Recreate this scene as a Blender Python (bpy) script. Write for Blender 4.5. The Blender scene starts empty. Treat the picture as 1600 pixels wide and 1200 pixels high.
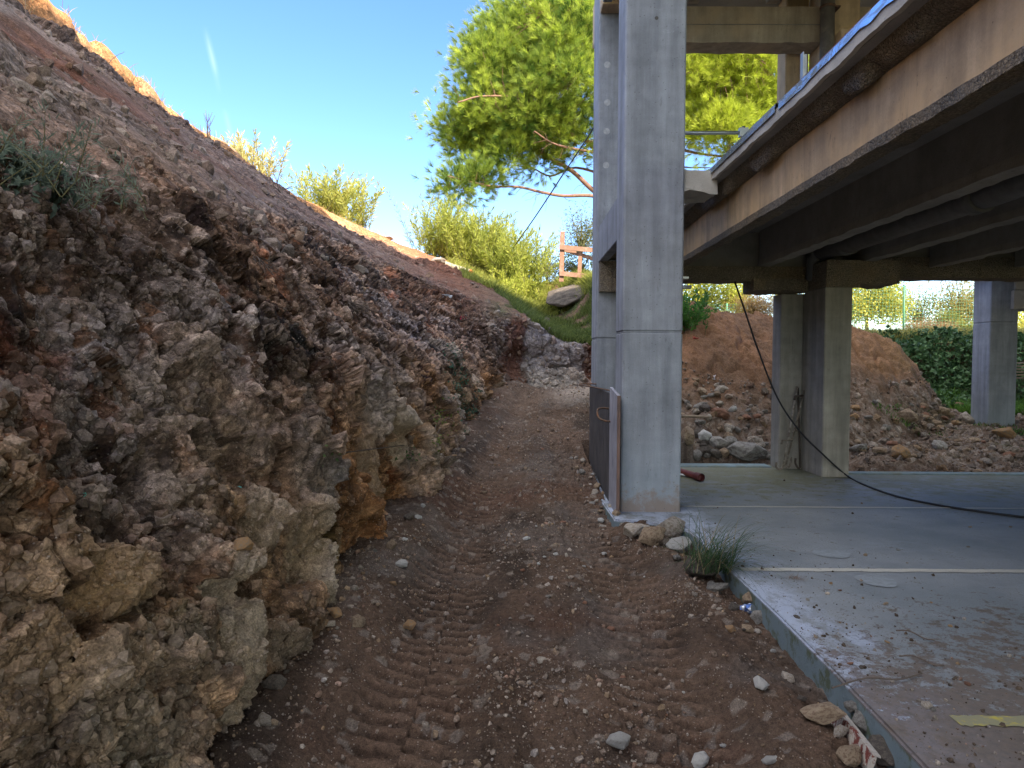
import bpy, bmesh, math, random
import numpy as np
from mathutils import Vector, Matrix, Euler

random.seed(7)
RNG = np.random.default_rng(7)
SC = bpy.context.scene
COL = SC.collection
R = math.radians

# ------------------------------------------------------------------ camera
CAM_Z = 1.5
FPX = 1110.0                      # focal length in pixels of the 1600 px wide photograph
PITCH, YAW, ROLL = math.atan(38/1110.0), math.atan(7/1110.0), R(0.3)
cam_data = bpy.data.cameras.new("camera")
cam = bpy.data.objects.new("camera", cam_data)
COL.objects.link(cam)
cam_data.sensor_width = 36.0
cam_data.lens = 36.0*FPX/1600.0
cam_data.clip_start = 0.05
cam_data.clip_end = 3000
CROT = Matrix.Rotation(YAW, 3, 'Z') @ Matrix.Rotation(R(90)-PITCH, 3, 'X') @ Matrix.Rotation(ROLL, 3, 'Z')
CPOS = Vector((0, 0, CAM_Z))
cam.matrix_world = Matrix.Translation(CPOS) @ CROT.to_4x4()
SC.camera = cam

# ------------------------------------------------------------------ light
SUN_DIR = Vector((0.66, -0.92, 1.0)).normalized()
sun_data = bpy.data.lights.new("sun", 'SUN')
sun_data.energy = 4.2
sun_data.angle = R(0.5)
sun_data.color = (1.0, 0.87, 0.70)
sun = bpy.data.objects.new("sun", sun_data)
COL.objects.link(sun)
sun.rotation_euler = SUN_DIR.to_track_quat('Z', 'Y').to_euler()
sun.location = (10, -15, 30)

world = bpy.data.worlds.new("World")
SC.world = world
world.use_nodes = True
wn = world.node_tree
wn.nodes.clear()
w_out = wn.nodes.new('ShaderNodeOutputWorld')
w_bg = wn.nodes.new('ShaderNodeBackground')
w_sky = wn.nodes.new('ShaderNodeTexSky')
w_sky.sky_type = 'NISHITA'
w_sky.sun_disc = False
w_sky.sun_elevation = math.asin(SUN_DIR.z)
w_sky.sun_rotation = math.atan2(SUN_DIR.x, SUN_DIR.y)
w_sky.altitude = 100
w_sky.air_density = 0.9
w_sky.dust_density = 0.0
w_sky.ozone_density = 2.2
w_bg.inputs['Strength'].default_value = 0.125
wn.links.new(w_bg.outputs[0], w_out.inputs[0])

SC.view_settings.view_transform = 'Standard'
SC.view_settings.look = 'None'
SC.view_settings.exposure = 1.82
SC.view_settings.gamma = 1.0
SC.view_settings.use_curve_mapping = False
SC.cycles.use_denoising = True
try:
    SC.cycles.denoiser = 'OPENIMAGEDENOISE'
except Exception:
    pass
SC.cycles.max_bounces = 8
SC.cycles.diffuse_bounces = 5
SC.cycles.transparent_max_bounces = 16
SC.cycles.sample_clamp_indirect = 6.0

def ray(px, py):
    return (CROT @ Vector(((px-800)/FPX, -(py-600)/FPX, -1.0)))

def at(px, py, Y):
    """world point on the sight line of a photograph pixel, at distance Y down the trench"""
    r = ray(px, py)
    return CPOS + r*(Y/r.y)

# a vapour trail, as a faint streak of cloud in the sky
def add_trail():
    a = ray(318, 35).normalized(); b = ray(366, 232).normalized()
    n = a.cross(b).normalized()
    mid = (a+b).normalized()
    tdir = (b-a).normalized()
    N = wn.nodes; L = wn.links
    tc = N.new('ShaderNodeTexCoord')
    def dot(v):
        d = N.new('ShaderNodeVectorMath'); d.operation = 'DOT_PRODUCT'
        L.new(tc.outputs['Generated'], d.inputs[0]); d.inputs[1].default_value = v
        return d.outputs['Value']
    def m(op, x, y=None, clamp=False):
        k = N.new('ShaderNodeMath'); k.operation = op; k.use_clamp = clamp
        for i, s in enumerate((x, y)):
            if s is None: continue
            if isinstance(s, (int, float)): k.inputs[i].default_value = s
            else: L.new(s, k.inputs[i])
        return k.outputs[0]
    across = m('ABSOLUTE', dot(n))
    width = m('DIVIDE', across, 0.0055)
    core = m('POWER', m('SUBTRACT', 1.0, width, True), 1.5)
    half = (b-a).length/2
    along = m('DIVIDE', m('ABSOLUTE', dot(tdir)), 1.0)
    t = N.new('ShaderNodeMapRange'); t.interpolation_type = 'SMOOTHSTEP'
    sub = m('ABSOLUTE', m('SUBTRACT', dot(tdir), float(mid.dot(tdir))))
    L.new(sub, t.inputs[0]); t.inputs[1].default_value = half; t.inputs[2].default_value = half*0.55
    nz = N.new('ShaderNodeTexNoise'); nz.inputs['Scale'].default_value = 9
    L.new(tc.outputs['Generated'], nz.inputs['Vector'])
    nr = N.new('ShaderNodeMapRange'); L.new(nz.outputs[0], nr.inputs[0])
    nr.inputs[1].default_value = 0.42; nr.inputs[2].default_value = 0.62
    f = m('MULTIPLY', m('MULTIPLY', core, t.outputs[0]), m('MULTIPLY', nr.outputs[0], 0.18))
    # high thin veil of cirrus
    nz2 = N.new('ShaderNodeTexNoise'); nz2.inputs['Scale'].default_value = 2.2; nz2.inputs['Detail'].default_value = 4
    L.new(tc.outputs['Generated'], nz2.inputs['Vector'])
    veil = m('MULTIPLY', nz2.outputs[0], 0.012)
    f = m('ADD', f, veil, True)
    mix = N.new('ShaderNodeMixRGB'); L.new(f, mix.inputs[0])
    L.new(w_sky.outputs[0], mix.inputs[1]); mix.inputs[2].default_value = (6.5, 6.9, 7.4, 1)
    # added unseen broken cloud overhead and behind the camera, brightening the shade
    up = dot((0, 0, 1)); back = dot((0, -1, 0))
    def smr(v, lo, hi):
        k = N.new('ShaderNodeMapRange'); k.interpolation_type = 'SMOOTHSTEP'; L.new(v, k.inputs[0])
        k.inputs[1].default_value = lo; k.inputs[2].default_value = hi; return k.outputs[0]
    where = m('MAXIMUM', smr(up, .58, .78), m('MULTIPLY', smr(back, .12, .45), smr(up, 0.02, .12)))
    nc = N.new('ShaderNodeTexNoise'); nc.inputs['Scale'].default_value = 3.2; nc.inputs['Detail'].default_value = 6
    L.new(tc.outputs['Generated'], nc.inputs['Vector'])
    cl_ = m('MULTIPLY', where, smr(nc.outputs[0], .36, .56))
    mx2 = N.new('ShaderNodeMixRGB'); L.new(cl_, mx2.inputs[0]); L.new(mix.outputs[0], mx2.inputs[1])
    mx2.inputs[2].default_value = (7.0, 6.9, 6.85, 1)
    mix = mx2
    hs = N.new('ShaderNodeHueSaturation'); hs.inputs['Saturation'].default_value = 1.22; hs.inputs['Hue'].default_value = 0.512
    L.new(mix.outputs[0], hs.inputs['Color']); L.new(hs.outputs[0], w_bg.inputs[0])
add_trail()

# ------------------------------------------------------------------ numpy noise
def _h(ix, iy, iz, seed):
    n = (ix.astype(np.int64)*374761393 + iy.astype(np.int64)*668265263 + iz.astype(np.int64)*2147483647 + seed*974634777) & 0xffffffff
    n = ((n ^ (n >> 13))*1274126177) & 0xffffffff
    n = ((n ^ (n >> 16))*2246822519) & 0xffffffff
    n = n ^ (n >> 15)
    return (n & 0xffffff).astype(np.float64)/float(0xffffff)

def vnoise(p, sc, seed=0):
    q = p/sc
    i = np.floor(q).astype(np.int64); f = q-i
    f = f*f*(3-2*f)
    out = 0
    for dx in (0, 1):
        for dy in (0, 1):
            for dz in (0, 1):
                w = (f[:, 0] if dx else 1-f[:, 0])*(f[:, 1] if dy else 1-f[:, 1])*(f[:, 2] if dz else 1-f[:, 2])
                out = out + w*_h(i[:, 0]+dx, i[:, 1]+dy, i[:, 2]+dz, seed)
    return out*2-1

def fbm(p, sc, oct=4, seed=0, gain=0.5):
    a, s, t = 1.0, 0, 0
    for k in range(oct):
        s = s + a*vnoise(p, sc, seed+k*17); t += a
        a *= gain; sc *= 0.5
    return s/t

def voro(p, sc, seed=0):
    """facetted chunks: (height, edge distance, id, id2)"""
    q = p/sc
    b = np.floor(q).astype(np.int64)
    n = len(p)
    F1 = np.full(n, 9.0); F2 = np.full(n, 9.0)
    cid = np.zeros((n, 3), np.int64); cen = np.zeros((n, 3))
    for dx in (-1, 0, 1):
        for dy in (-1, 0, 1):
            for dz in (-1, 0, 1):
                c = b+np.array([dx, dy, dz])
                o = np.stack([_h(c[:, 0], c[:, 1], c[:, 2], seed+k) for k in (1, 2, 3)], 1)
                pt = c+0.5+(o-0.5)*0.9
                d = np.sqrt(((pt-q)**2).sum(1))
                m1 = d < F1
                F2 = np.where(m1, F1, np.minimum(F2, d))
                F1 = np.where(m1, d, F1)
                cid[m1] = c[m1]; cen[m1] = pt[m1]
    r = np.stack([_h(cid[:, 0], cid[:, 1], cid[:, 2], seed+k) for k in (11, 12, 13, 14, 15)], 1)
    tilt = (r[:, :3]-0.5)*2
    h = (r[:, 3]-0.5) + ((q-cen)*tilt).sum(1)*0.9
    return h, F2-F1, r[:, 3], r[:, 4]

def sstep(a, b, x):
    t = np.clip((x-a)/(b-a), 0, 1)
    return t*t*(3-2*t)

def lerp(a, b, t):
    t = np.asarray(t)[..., None]
    return np.asarray(a)*(1-t)+np.asarray(b)*t

# ------------------------------------------------------------------ object helpers
def tag(o, label=None, cat=None, group=None, kind=None):
    if label: o['label'] = label
    if cat: o['category'] = cat
    if group: o['group'] = group
    if kind: o['kind'] = kind
    return o

def link(o, parent=None):
    COL.objects.link(o)
    if parent is not None:
        o.parent = parent
    return o

def empty(name, label, cat, loc=(0, 0, 0), group=None, rot=(0, 0, 0)):
    o = bpy.data.objects.new(name, None)
    o.location = loc; o.rotation_euler = rot
    o.empty_display_size = 0.1
    link(o)
    return tag(o, label, cat, group)

def np_mesh(name, V, F, mat, parent=None, col=None, smooth=False, mats=None):
    """V (n,3); F (m,3) or (m,4)"""
    V = np.asarray(V, np.float32); F = np.asarray(F, np.int32)
    me = bpy.data.meshes.new(name)
    k = F.shape[1]
    me.vertices.add(len(V)); me.vertices.foreach_set('co', V.ravel())
    me.loops.add(F.size); me.loops.foreach_set('vertex_index', F.ravel())
    me.polygons.add(len(F))
    me.polygons.foreach_set('loop_start', np.arange(0, F.size, k, dtype=np.int32))
    me.polygons.foreach_set('loop_total', np.full(len(F), k, dtype=np.int32))
    me.polygons.foreach_set('use_smooth', np.full(len(F), smooth, dtype=bool))
    me.update(calc_edges=True)
    if col is not None:
        ca = me.color_attributes.new('Col', 'FLOAT_COLOR', 'POINT')
        c4 = np.ones((len(V), 4), np.float32); c4[:, :np.shape(col)[-1]] = col
        ca.data.foreach_set('color', c4.ravel())
    me.materials.append(mat)
    o = bpy.data.objects.new(name, me)
    return link(o, parent)

def grid_faces(nu, nv):
    """vertices laid out [iu*nv+iv]"""
    i = np.arange(nu-1)[:, None]*nv+np.arange(nv-1)[None, :]
    i = i.ravel()
    return np.stack([i, i+1, i+nv+1, i+nv], 1)

class MB:
    """collects shapes into one mesh"""
    def __init__(s):
        s.bm = bmesh.new()
    def box(s, x0, x1, y0, y1, z0, z1, bevel=0.0):
        r = bmesh.ops.create_cube(s.bm, size=1.0)
        vs = r['verts']
        for v in vs:
            v.co = Vector(((x0+x1)/2+v.co.x*(x1-x0), (y0+y1)/2+v.co.y*(y1-y0), (z0+z1)/2+v.co.z*(z1-z0)))
        if bevel:
            es = set(e for v in vs for e in v.link_edges)
            bmesh.ops.bevel(s.bm, geom=list(es), offset=bevel, segments=1, affect='EDGES', clamp_overlap=True)
        return s
    def obox(s, p0, p1, w, t, up=(0, 0, 1)):
        """board from p0 to p1, w wide across, t thick along up"""
        p0 = Vector(p0); p1 = Vector(p1); d = (p1-p0); L = d.length; d.normalize()
        up = Vector(up); side = d.cross(up).normalized(); up = side.cross(d).normalized()
        r = bmesh.ops.create_cube(s.bm, size=1.0)
        for v in r['verts']:
            c = v.co.copy()
            v.co = (p0+p1)/2 + d*c.x*L + side*c.y*w + up*c.z*t
        return s
    def tube(s, pts, rad, seg=8, caps=True):
        pts = [Vector(p) for p in pts]
        n = len(pts)
        rads = rad if isinstance(rad, (list, tuple)) else [rad]*n
        rings = []
        prev = None
        for i, p in enumerate(pts):
            t = (pts[min(i+1, n-1)]-pts[max(i-1, 0)])
            if t.length < 1e-9: t = Vector((0, 0, 1))
            t.normalize()
            if prev is None:
                a = t.orthogonal().normalized()
            else:
                a = prev-t*prev.dot(t)
                a = a.normalized() if a.length > 1e-6 else t.orthogonal().normalized()
            prev = a
            b = t.cross(a)
            rings.append([s.bm.verts.new(p+(a*math.cos(2*math.pi*k/seg)+b*math.sin(2*math.pi*k/seg))*rads[i]) for k in range(seg)])
        for i in range(n-1):
            for k in range(seg):
                f = s.bm.faces.new((rings[i][k], rings[i][(k+1) % seg], rings[i+1][(k+1) % seg], rings[i+1][k]))
                f.smooth = True
        if caps:
            s.bm.faces.new(rings[0][::-1]); s.bm.faces.new(rings[-1])
        return s
    def build(s, name, mat, parent=None):
        bmesh.ops.recalc_face_normals(s.bm, faces=s.bm.faces)
        me = bpy.data.meshes.new(name)
        s.bm.to_mesh(me); s.bm.free()
        me.materials.append(mat)
        return link(bpy.data.objects.new(name, me), parent)

def bez(pts, n=8):
    """Catmull-Rom through points"""
    P = [Vector(p) for p in pts]
    P = [P[0]*2-P[1]]+P+[P[-1]*2-P[-2]]
    out = []
    for i in range(1, len(P)-2):
        for k in range(n):
            t = k/n
            a, b, c, d = P[i-1], P[i], P[i+1], P[i+2]
            out.append(0.5*((2*b)+(c-a)*t+(2*a-5*b+4*c-d)*t*t+(3*b-a-3*c+d)*t*t*t))
    out.append(P[-2])
    return out

# ------------------------------------------------------------------ materials
class NT:
    def __init__(s, name):
        s.m = bpy.data.materials.new(name); s.m.use_nodes = True
        s.t = s.m.node_tree; s.N = s.t.nodes; s.L = s.t.links
        s.b = s.N['Principled BSDF']
        s.out = s.N['Material Output']
        s.tc = s.N.new('ShaderNodeTexCoord')
        s.geo = None
    def put(s, sock, v):
        if v is None: return
        if hasattr(v, 'links') or hasattr(v, 'is_linked'):
            s.L.new(v, sock)
        elif isinstance(v, (tuple, list)):
            sock.default_value = tuple(v)+((1,) if len(v) == 3 and len(sock.default_value) == 4 else ())
        else:
            sock.default_value = v
    def pos(s):
        if s.geo is None: s.geo = s.N.new('ShaderNodeNewGeometry')
        return s.geo.outputs['Position']
    def noise(s, scale, detail=4, rough=0.55, vec=None, stretch=None, dist=0.0):
        n = s.N.new('ShaderNodeTexNoise')
        n.inputs['Scale'].default_value = scale; n.inputs['Detail'].default_value = detail
        n.inputs['Roughness'].default_value = rough; n.inputs['Distortion'].default_value = dist
        v = vec if vec is not None else s.pos()
        if stretch:
            mp = s.N.new('ShaderNodeMapping'); mp.inputs['Scale'].default_value = stretch
            s.L.new(v, mp.inputs[0]); v = mp.outputs[0]
        s.L.new(v, n.inputs['Vector'])
        return n.outputs[0]
    def voronoi(s, scale, feature='F1', vec=None, out=0, rand=1.0):
        n = s.N.new('ShaderNodeTexVoronoi'); n.feature = feature
        n.inputs['Scale'].default_value = scale; n.inputs['Randomness'].default_value = rand
        s.L.new(vec if vec is not None else s.pos(), n.inputs['Vector'])
        return n.outputs[out]
    def rng(s, x, a, b, c=0.0, d=1.0, smooth=True):
        n = s.N.new('ShaderNodeMapRange')
        if smooth: n.interpolation_type = 'SMOOTHSTEP'
        s.put(n.inputs[0], x)
        for i, k in enumerate((a, b, c, d)): s.put(n.inputs[i+1], k)
        return n.outputs[0]
    def math(s, op, a, b=None, clamp=False):
        n = s.N.new('ShaderNodeMath'); n.operation = op; n.use_clamp = clamp
        s.put(n.inputs[0], a); s.put(n.inputs[1], b)
        return n.outputs[0]
    def mix(s, f, a, b, mode='MIX'):
        n = s.N.new('ShaderNodeMixRGB'); n.blend_type = mode
        s.put(n.inputs[0], f); s.put(n.inputs[1], a); s.put(n.inputs[2], b)
        return n.outputs[0]
    def attr(s, name='Col'):
        n = s.N.new('ShaderNodeAttribute'); n.attribute_name = name
        return n.outputs['Color']
    def sep(s, v):
        n = s.N.new('ShaderNodeSeparateXYZ'); s.L.new(v, n.inputs[0]); return n.outputs
    def rnd(s):
        return s.N.new('ShaderNodeObjectInfo').outputs['Random']
    def bump(s, h, strength=0.5, dist=0.02, prev=None):
        n = s.N.new('ShaderNodeBump'); n.inputs['Strength'].default_value = strength
        n.inputs['Distance'].default_value = dist
        s.put(n.inputs['Height'], h)
        if prev is not None: s.L.new(prev, n.inputs['Normal'])
        return n.outputs[0]
    def done(s, color, rough=0.9, normal=None, spec=0.25, metal=0.0, trans=None):
        s.put(s.b.inputs['Base Color'], color); s.put(s.b.inputs['Roughness'], rough)
        s.b.inputs['Specular IOR Level'].default_value = spec
        s.b.inputs['Metallic'].default_value = metal
        if normal is not None: s.L.new(normal, s.b.inputs['Normal'])
        if trans:
            tr = s.N.new('ShaderNodeBsdfTranslucent'); s.put(tr.inputs[0], color)
            mx = s.N.new('ShaderNodeMixShader'); mx.inputs[0].default_value = trans
            s.L.new(s.b.outputs[0], mx.inputs[1]); s.L.new(tr.outputs[0], mx.inputs[2])
            s.L.new(mx.outputs[0], s.out.inputs[0])
        return s.m

def earth_mat(name='earth', bumpk=1.0, fine=140.0, frac=False):
    t = NT(name)
    c = t.attr()
    n1 = t.noise(fine, 5, 0.7)
    n2 = t.noise(fine*0.2, 4, 0.6)
    n3 = t.noise(3.0, 3)
    k = t.math('MULTIPLY', t.rng(n1, 0.28, 0.72, 0.42, 1.62, False), t.rng(n2, 0.3, 0.7, 0.7, 1.3, False))
    k = t.math('MULTIPLY', k, t.rng(n3, 0.3, 0.7, 0.88, 1.12, False))
    cc = t.mix(1.0, c, k, 'MULTIPLY')
    # pale grit
    v = t.voronoi(75.0, 'F1'); vc = t.voronoi(75.0, 'F1', out=1)
    r = t.sep(vc)[0]
    grit = t.math('MULTIPLY', t.rng(v, 0.34, 0.22), t.rng(r, 0.86, 0.9))
    cc = t.mix(grit, cc, t.mix(0.5, c, (0.42, 0.37, 0.32, 1)))
    b = t.bump(n1, 0.55*bumpk, 0.012)
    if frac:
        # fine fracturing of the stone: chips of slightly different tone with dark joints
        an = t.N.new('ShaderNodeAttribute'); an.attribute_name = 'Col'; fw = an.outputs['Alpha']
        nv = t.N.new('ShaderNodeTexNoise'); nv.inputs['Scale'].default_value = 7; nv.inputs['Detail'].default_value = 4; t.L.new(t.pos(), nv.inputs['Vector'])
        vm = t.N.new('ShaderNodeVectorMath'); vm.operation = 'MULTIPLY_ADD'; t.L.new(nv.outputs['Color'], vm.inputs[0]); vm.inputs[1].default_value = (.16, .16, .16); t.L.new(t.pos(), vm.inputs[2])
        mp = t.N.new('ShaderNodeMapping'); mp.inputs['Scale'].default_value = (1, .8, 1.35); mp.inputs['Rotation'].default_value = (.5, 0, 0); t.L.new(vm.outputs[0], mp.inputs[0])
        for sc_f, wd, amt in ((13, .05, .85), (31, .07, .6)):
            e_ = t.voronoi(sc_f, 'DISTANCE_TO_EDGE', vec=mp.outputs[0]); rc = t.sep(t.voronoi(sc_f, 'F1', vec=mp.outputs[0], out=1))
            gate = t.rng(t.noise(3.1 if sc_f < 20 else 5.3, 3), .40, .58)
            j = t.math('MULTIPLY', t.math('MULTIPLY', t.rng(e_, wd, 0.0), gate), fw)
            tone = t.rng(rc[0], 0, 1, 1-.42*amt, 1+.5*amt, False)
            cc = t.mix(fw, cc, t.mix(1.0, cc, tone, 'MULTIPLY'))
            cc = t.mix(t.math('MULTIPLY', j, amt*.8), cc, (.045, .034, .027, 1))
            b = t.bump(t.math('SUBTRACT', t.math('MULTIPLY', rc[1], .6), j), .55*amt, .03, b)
    b = t.bump(n2, 0.6*bumpk, 0.03, b)
    b = t.bump(grit, 0.5, 0.01, b)
    return t.done(cc, 0.95, b, 0.12)

def concrete_mat(name, base, dark=0.5, warm=None, rough_bump=0.2, streak=True, pits=True, blue_foot=False, stain=0.5, mort=False):
    t = NT(name)
    big = t.noise(1.3, 5, 0.6)
    mid = t.noise(7.0, 5, 0.6)
    fine = t.noise(90.0, 4, 0.7)
    strk = t.noise(5.0, 4, 0.6, stretch=(1.6, 1.6, 0.12))
    brd = t.noise(2.0, 3, 0.6, stretch=(0.15, 0.15, 3.2))
    k = t.math('MULTIPLY', t.rng(big, 0.3, 0.7, 0.80, 1.16, False), t.rng(mid, 0.25, 0.75, 0.86, 1.12, False))
    k = t.math('MULTIPLY', k, t.rng(fine, 0.25, 0.75, 0.88, 1.1, False))
    if streak:
        k = t.math('MULTIPLY', k, t.rng(strk, 0.3, 0.68, 0.70, 1.13, False))
        k = t.math('MULTIPLY', k, t.rng(brd, 0.3, 0.7, 0.94, 1.05, False))
    c = t.mix(1.0, tuple(base)+(1,), k, 'MULTIPLY')
    if warm:
        c = t.mix(t.rng(t.noise(2.4, 4), 0.42, 0.66, 0, 0.75), c, tuple(warm)+(1,))
    st = t.math('MULTIPLY', t.rng(t.noise(11.0, 5, 0.7, stretch=(1, 1, 0.35)), 0.6, 0.72), stain)
    c = t.mix(st, c, tuple(x*0.42 for x in base)+(1,))
    st2 = t.math('MULTIPLY', t.rng(t.noise(3.0, 6, .7, stretch=(2.4, 2.4, .22)), .56, .72), stain*.9)
    c = t.mix(st2, c, tuple(x*.55 for x in base)+(1,))
    pale = t.math('MULTIPLY', t.rng(t.noise(3.2, 6, 0.75, stretch=(1, 1, 2.0)), 0.66, 0.74), 0.35)
    c = t.mix(pale, c, tuple(min(x*1.5, .8) for x in base)+(1,))
    if blue_foot:
        z = t.sep(t.pos())[2]
        f = t.math('MULTIPLY', t.rng(t.math('ADD', z, t.math('MULTIPLY', mid, 0.8)), 1.35, 0.25), 0.5)
        c = t.mix(f, c, (0.27, 0.33, 0.37, 1))
        mud = t.math('MULTIPLY', t.rng(t.math('ADD', z, t.math('MULTIPLY', t.noise(9, 6, .75), -.9)), -.18, -.42), .7)
        c = t.mix(mud, c, (.24, .17, .12, 1))
    b = t.bump(fine, 0.25+rough_bump, 0.006)
    b = t.bump(mid, rough_bump, 0.02, b)
    if pits:
        v = t.voronoi(38.0, 'F1'); r = t.sep(t.voronoi(38.0, 'F1', out=1))[1]
        p = t.math('MULTIPLY', t.rng(v, 0.24, 0.10), t.rng(r, 0.93, 0.97))
        c = t.mix(t.math('MULTIPLY', p, 0.75), c, tuple(x*0.35 for x in base)+(1,))
        b = t.bump(t.math('SUBTRACT', 1.0, p), 0.5, 0.008, b)
    if mort:
        g = t.voronoi(60.0, 'F1'); b = t.bump(g, 0.9, 0.03, b)
        b = t.bump(t.noise(22, 5, 0.7), 1.0, 0.05, b)
        c = t.mix(1.0, c, t.rng(g, 0.1, 0.6, 1.2, 0.65, False), 'MULTIPLY')
    return t.done(c, 0.85, b, 0.25)

def simple_mat(name, base, rough=0.6, var=0.25, scale=20.0, metal=0.0, spec=0.3, bumpk=0.2, second=None, amt=(0.5, 0.65), stretch=None, trans=None, perobj=0.0):
    t = NT(name)
    n = t.noise(scale, 5, 0.65, stretch=stretch)
    c = t.mix(1.0, tuple(base)+(1,), t.rng(n, 0.25, 0.75, 1-var, 1+var, False), 'MULTIPLY')
    if second:
        c = t.mix(t.rng(t.noise(scale*0.45, 5, 0.7, stretch=stretch), amt[0], amt[1]), c, tuple(second)+(1,))
    if perobj:
        c = t.mix(1.0, c, t.rng(t.rnd(), 0, 1, 1-perobj, 1+perobj, False), 'MULTIPLY')
    b = t.bump(n, bumpk, 0.01)
    return t.done(c, rough, b, spec, metal, trans)

def leaf_mat(name, trans=0.35):
    t = NT(name)
    c = t.attr()
    return t.done(c, 0.55, None, 0.3, 0, trans)

M_EARTH = earth_mat('earth')
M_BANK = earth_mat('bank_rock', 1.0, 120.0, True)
M_TRACK = earth_mat('track_soil', 1.2, 170.0)
M_LEAF = leaf_mat('leaves', .5)
M_NEEDLE = leaf_mat('needles', 0.42)
# ------------------------------------------------------------------ the cut bank (terrain)
def crv(K, s):
    """Catmull-Rom through rows K (n,3) at float parameters s"""
    K = np.asarray(K, float); n = len(K)
    Kp = np.vstack([2*K[0]-K[1], K, 2*K[-1]-K[-2]])
    i = np.clip(np.floor(s).astype(int), 0, n-2); t = (s-i)[:, None]
    a, b, c, d = Kp[i], Kp[i+1], Kp[i+2], Kp[i+3]
    return 0.5*(2*b+(c-a)*t+(2*a-5*b+4*c-d)*t*t+(3*b-a-3*c+d)*t**3)

FOOT = [(-1.32,-5,-.2),(-1.26,1,-.17),(-1.19,3.1,-.17),(-1.12,4.8,-.15),(-.98,7.3,-.02),(-.60,11.3,.45),(-.45,13.4,.7),(0,15.2,.85),(1.3,16,.92),(2.6,16.3,.95),(4.2,16.6,.95)]
WALL = [(-1.68,-5,1.3),(-1.62,1,1.25),(-1.56,3.1,1.25),(-1.5,4.8,1.3),(-1.40,7.3,1.4),(-1.25,11.5,1.55),(-.95,13.9,1.6),(0.02,15.7,1.6),(1.28,16.4,1.3),(2.6,16.6,1.2),(4.2,16.9,1.2)]
BRK = [(-2.35,-5,2.35),(-2.3,1,2.35),(-2.3,3.1,2.35),(-2.3,4.8,2.45),(-2.3,7.3,2.5),(-2.15,12,2.5),(-1.5,14.8,2.4),(.15,15.9,2.4),(1.2,16.6,1.95),(2.6,16.8,1.9),(4.2,17.2,1.5)]
MID = [(-4.1,-5,4.05),(-4.1,1,4.05),(-4.1,3.1,4.05),(-4.1,4.8,4.05),(-4.1,7.5,4.05),(-3.7,13,3.95),(-2.5,17,3.45),(-.6,18.3,3.05),(1.1,19.5,2.35),(2.6,18.8,2.6),(4.2,19,2.3)]
RIM = [(-6,-5,5.65),(-6,1,5.65),(-6,3.1,5.65),(-6,4.8,5.65),(-6,8,5.65),(-5.95,14.5,5.68),(-4.7,20,5.05),(-1.5,21.5,4.05),(1.0,23,3.1),(2.4,21.7,3.95),(4.2,21,2.6)]
TOP = [(-8,-5,6.35),(-8,1,6.4),(-8,3.1,6.4),(-8,4.8,6.4),(-8,8.5,6.4),(-8,17,6.4),(-6.5,24,6.15),(-3.5,26,5.3),(.5,28,4.5),(2.2,25,4.2),(4.2,23,2.7)]
FAR = [(-30,-5,8),(-30,1,8),(-30,3.1,8),(-30,4.8,8),(-30,10,8),(-25,25,7),(-16,40,6.3),(-6,45,5.2),(1,48,4),(4,45,3.2),(8,40,2.5)]
SUNK = [(x+.15, y-.02, z-.5) for x, y, z in FOOT]
ROWS = [SUNK, FOOT, WALL, BRK, MID, RIM, TOP, FAR]

def s_samples():
    # stations by distance: dense near the camera, sparser far away
    ys = np.array([k[1] for k in FOOT][:7])
    near = np.concatenate([np.linspace(-5, 1.2, 26)[:-1], np.exp(np.linspace(math.log(1.2), math.log(13.4), 640))])
    s1 = np.interp(near, ys, np.arange(7))
    s2 = np.linspace(6, 10, 300)[1:]
    return np.concatenate([s1, s2])
S = s_samples()
Vv = np.concatenate([np.linspace(0, 1, 30)[:-1], np.linspace(1, 3, 270)[:-1], np.linspace(3, 5, 190)[:-1], np.linspace(5, 6, 60)[:-1], np.linspace(6, 7, 50)])
ctrl = np.stack([crv(r, S) for r in ROWS], 0)                  # (8, nS, 3)
nS, nV = len(S), len(Vv)
base = np.zeros((nS, nV, 3))
Cp = np.concatenate([2*ctrl[:1]-ctrl[1:2], ctrl, 2*ctrl[-1:]-ctrl[-2:-1]], 0)
for j, v in enumerate(Vv):
    i = min(int(v), 6); t = v-i
    a, b, c, d = Cp[i], Cp[i+1], Cp[i+2], Cp[i+3]
    cr = 0.5*(2*b+(c-a)*t+(2*a-5*b+4*c-d)*t*t+(3*b-a-3*c+d)*t**3)
    li = b*(1-t)+c*t
    base[:, j] = cr*0.5+li*0.5
du = np.gradient(base, axis=0); dv = np.gradient(base, axis=1)
nrm = np.cross(du, dv)
nrm /= np.linalg.norm(nrm, axis=2, keepdims=True)+1e-9
if nrm[200, 150, 0] < 0: nrm = -nrm
P = base.reshape(-1, 3); Nn = nrm.reshape(-1, 3)
VV = np.tile(Vv, nS); SS = np.repeat(S, nV)
def renorm(Pq):
    G = Pq.reshape(nS, nV, 3)
    q = np.cross(np.gradient(G, axis=0), np.gradient(G, axis=1)); q /= np.linalg.norm(q, axis=2, keepdims=True)+1e-9
    q = q.reshape(-1, 3)
    return q*np.sign((q*Nn).sum(1))[:, None]
low = fbm(P, 1.6, 3, 3); low2 = fbm(P, 0.7, 3, 8)
endz = sstep(6.2, 7.2, SS)                                     # 1 on the far end of the cut
wup = 1.0*sstep(3.3, 5.2, SS)*(1-sstep(6.2, 7.0, SS))            # farther on the rock climbs higher up the bank
wallw = sstep(0.9, 1.15, VV)*(1-sstep(2.75, 3.35, VV-wup+low2*0.5))
rimw = sstep(4.55, 4.8, VV+low2*0.12)*(1-sstep(5.05, 5.3, VV))
slopew = sstep(2.8, 3.3, VV)*(1-sstep(5.9, 6.2, VV))
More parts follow.
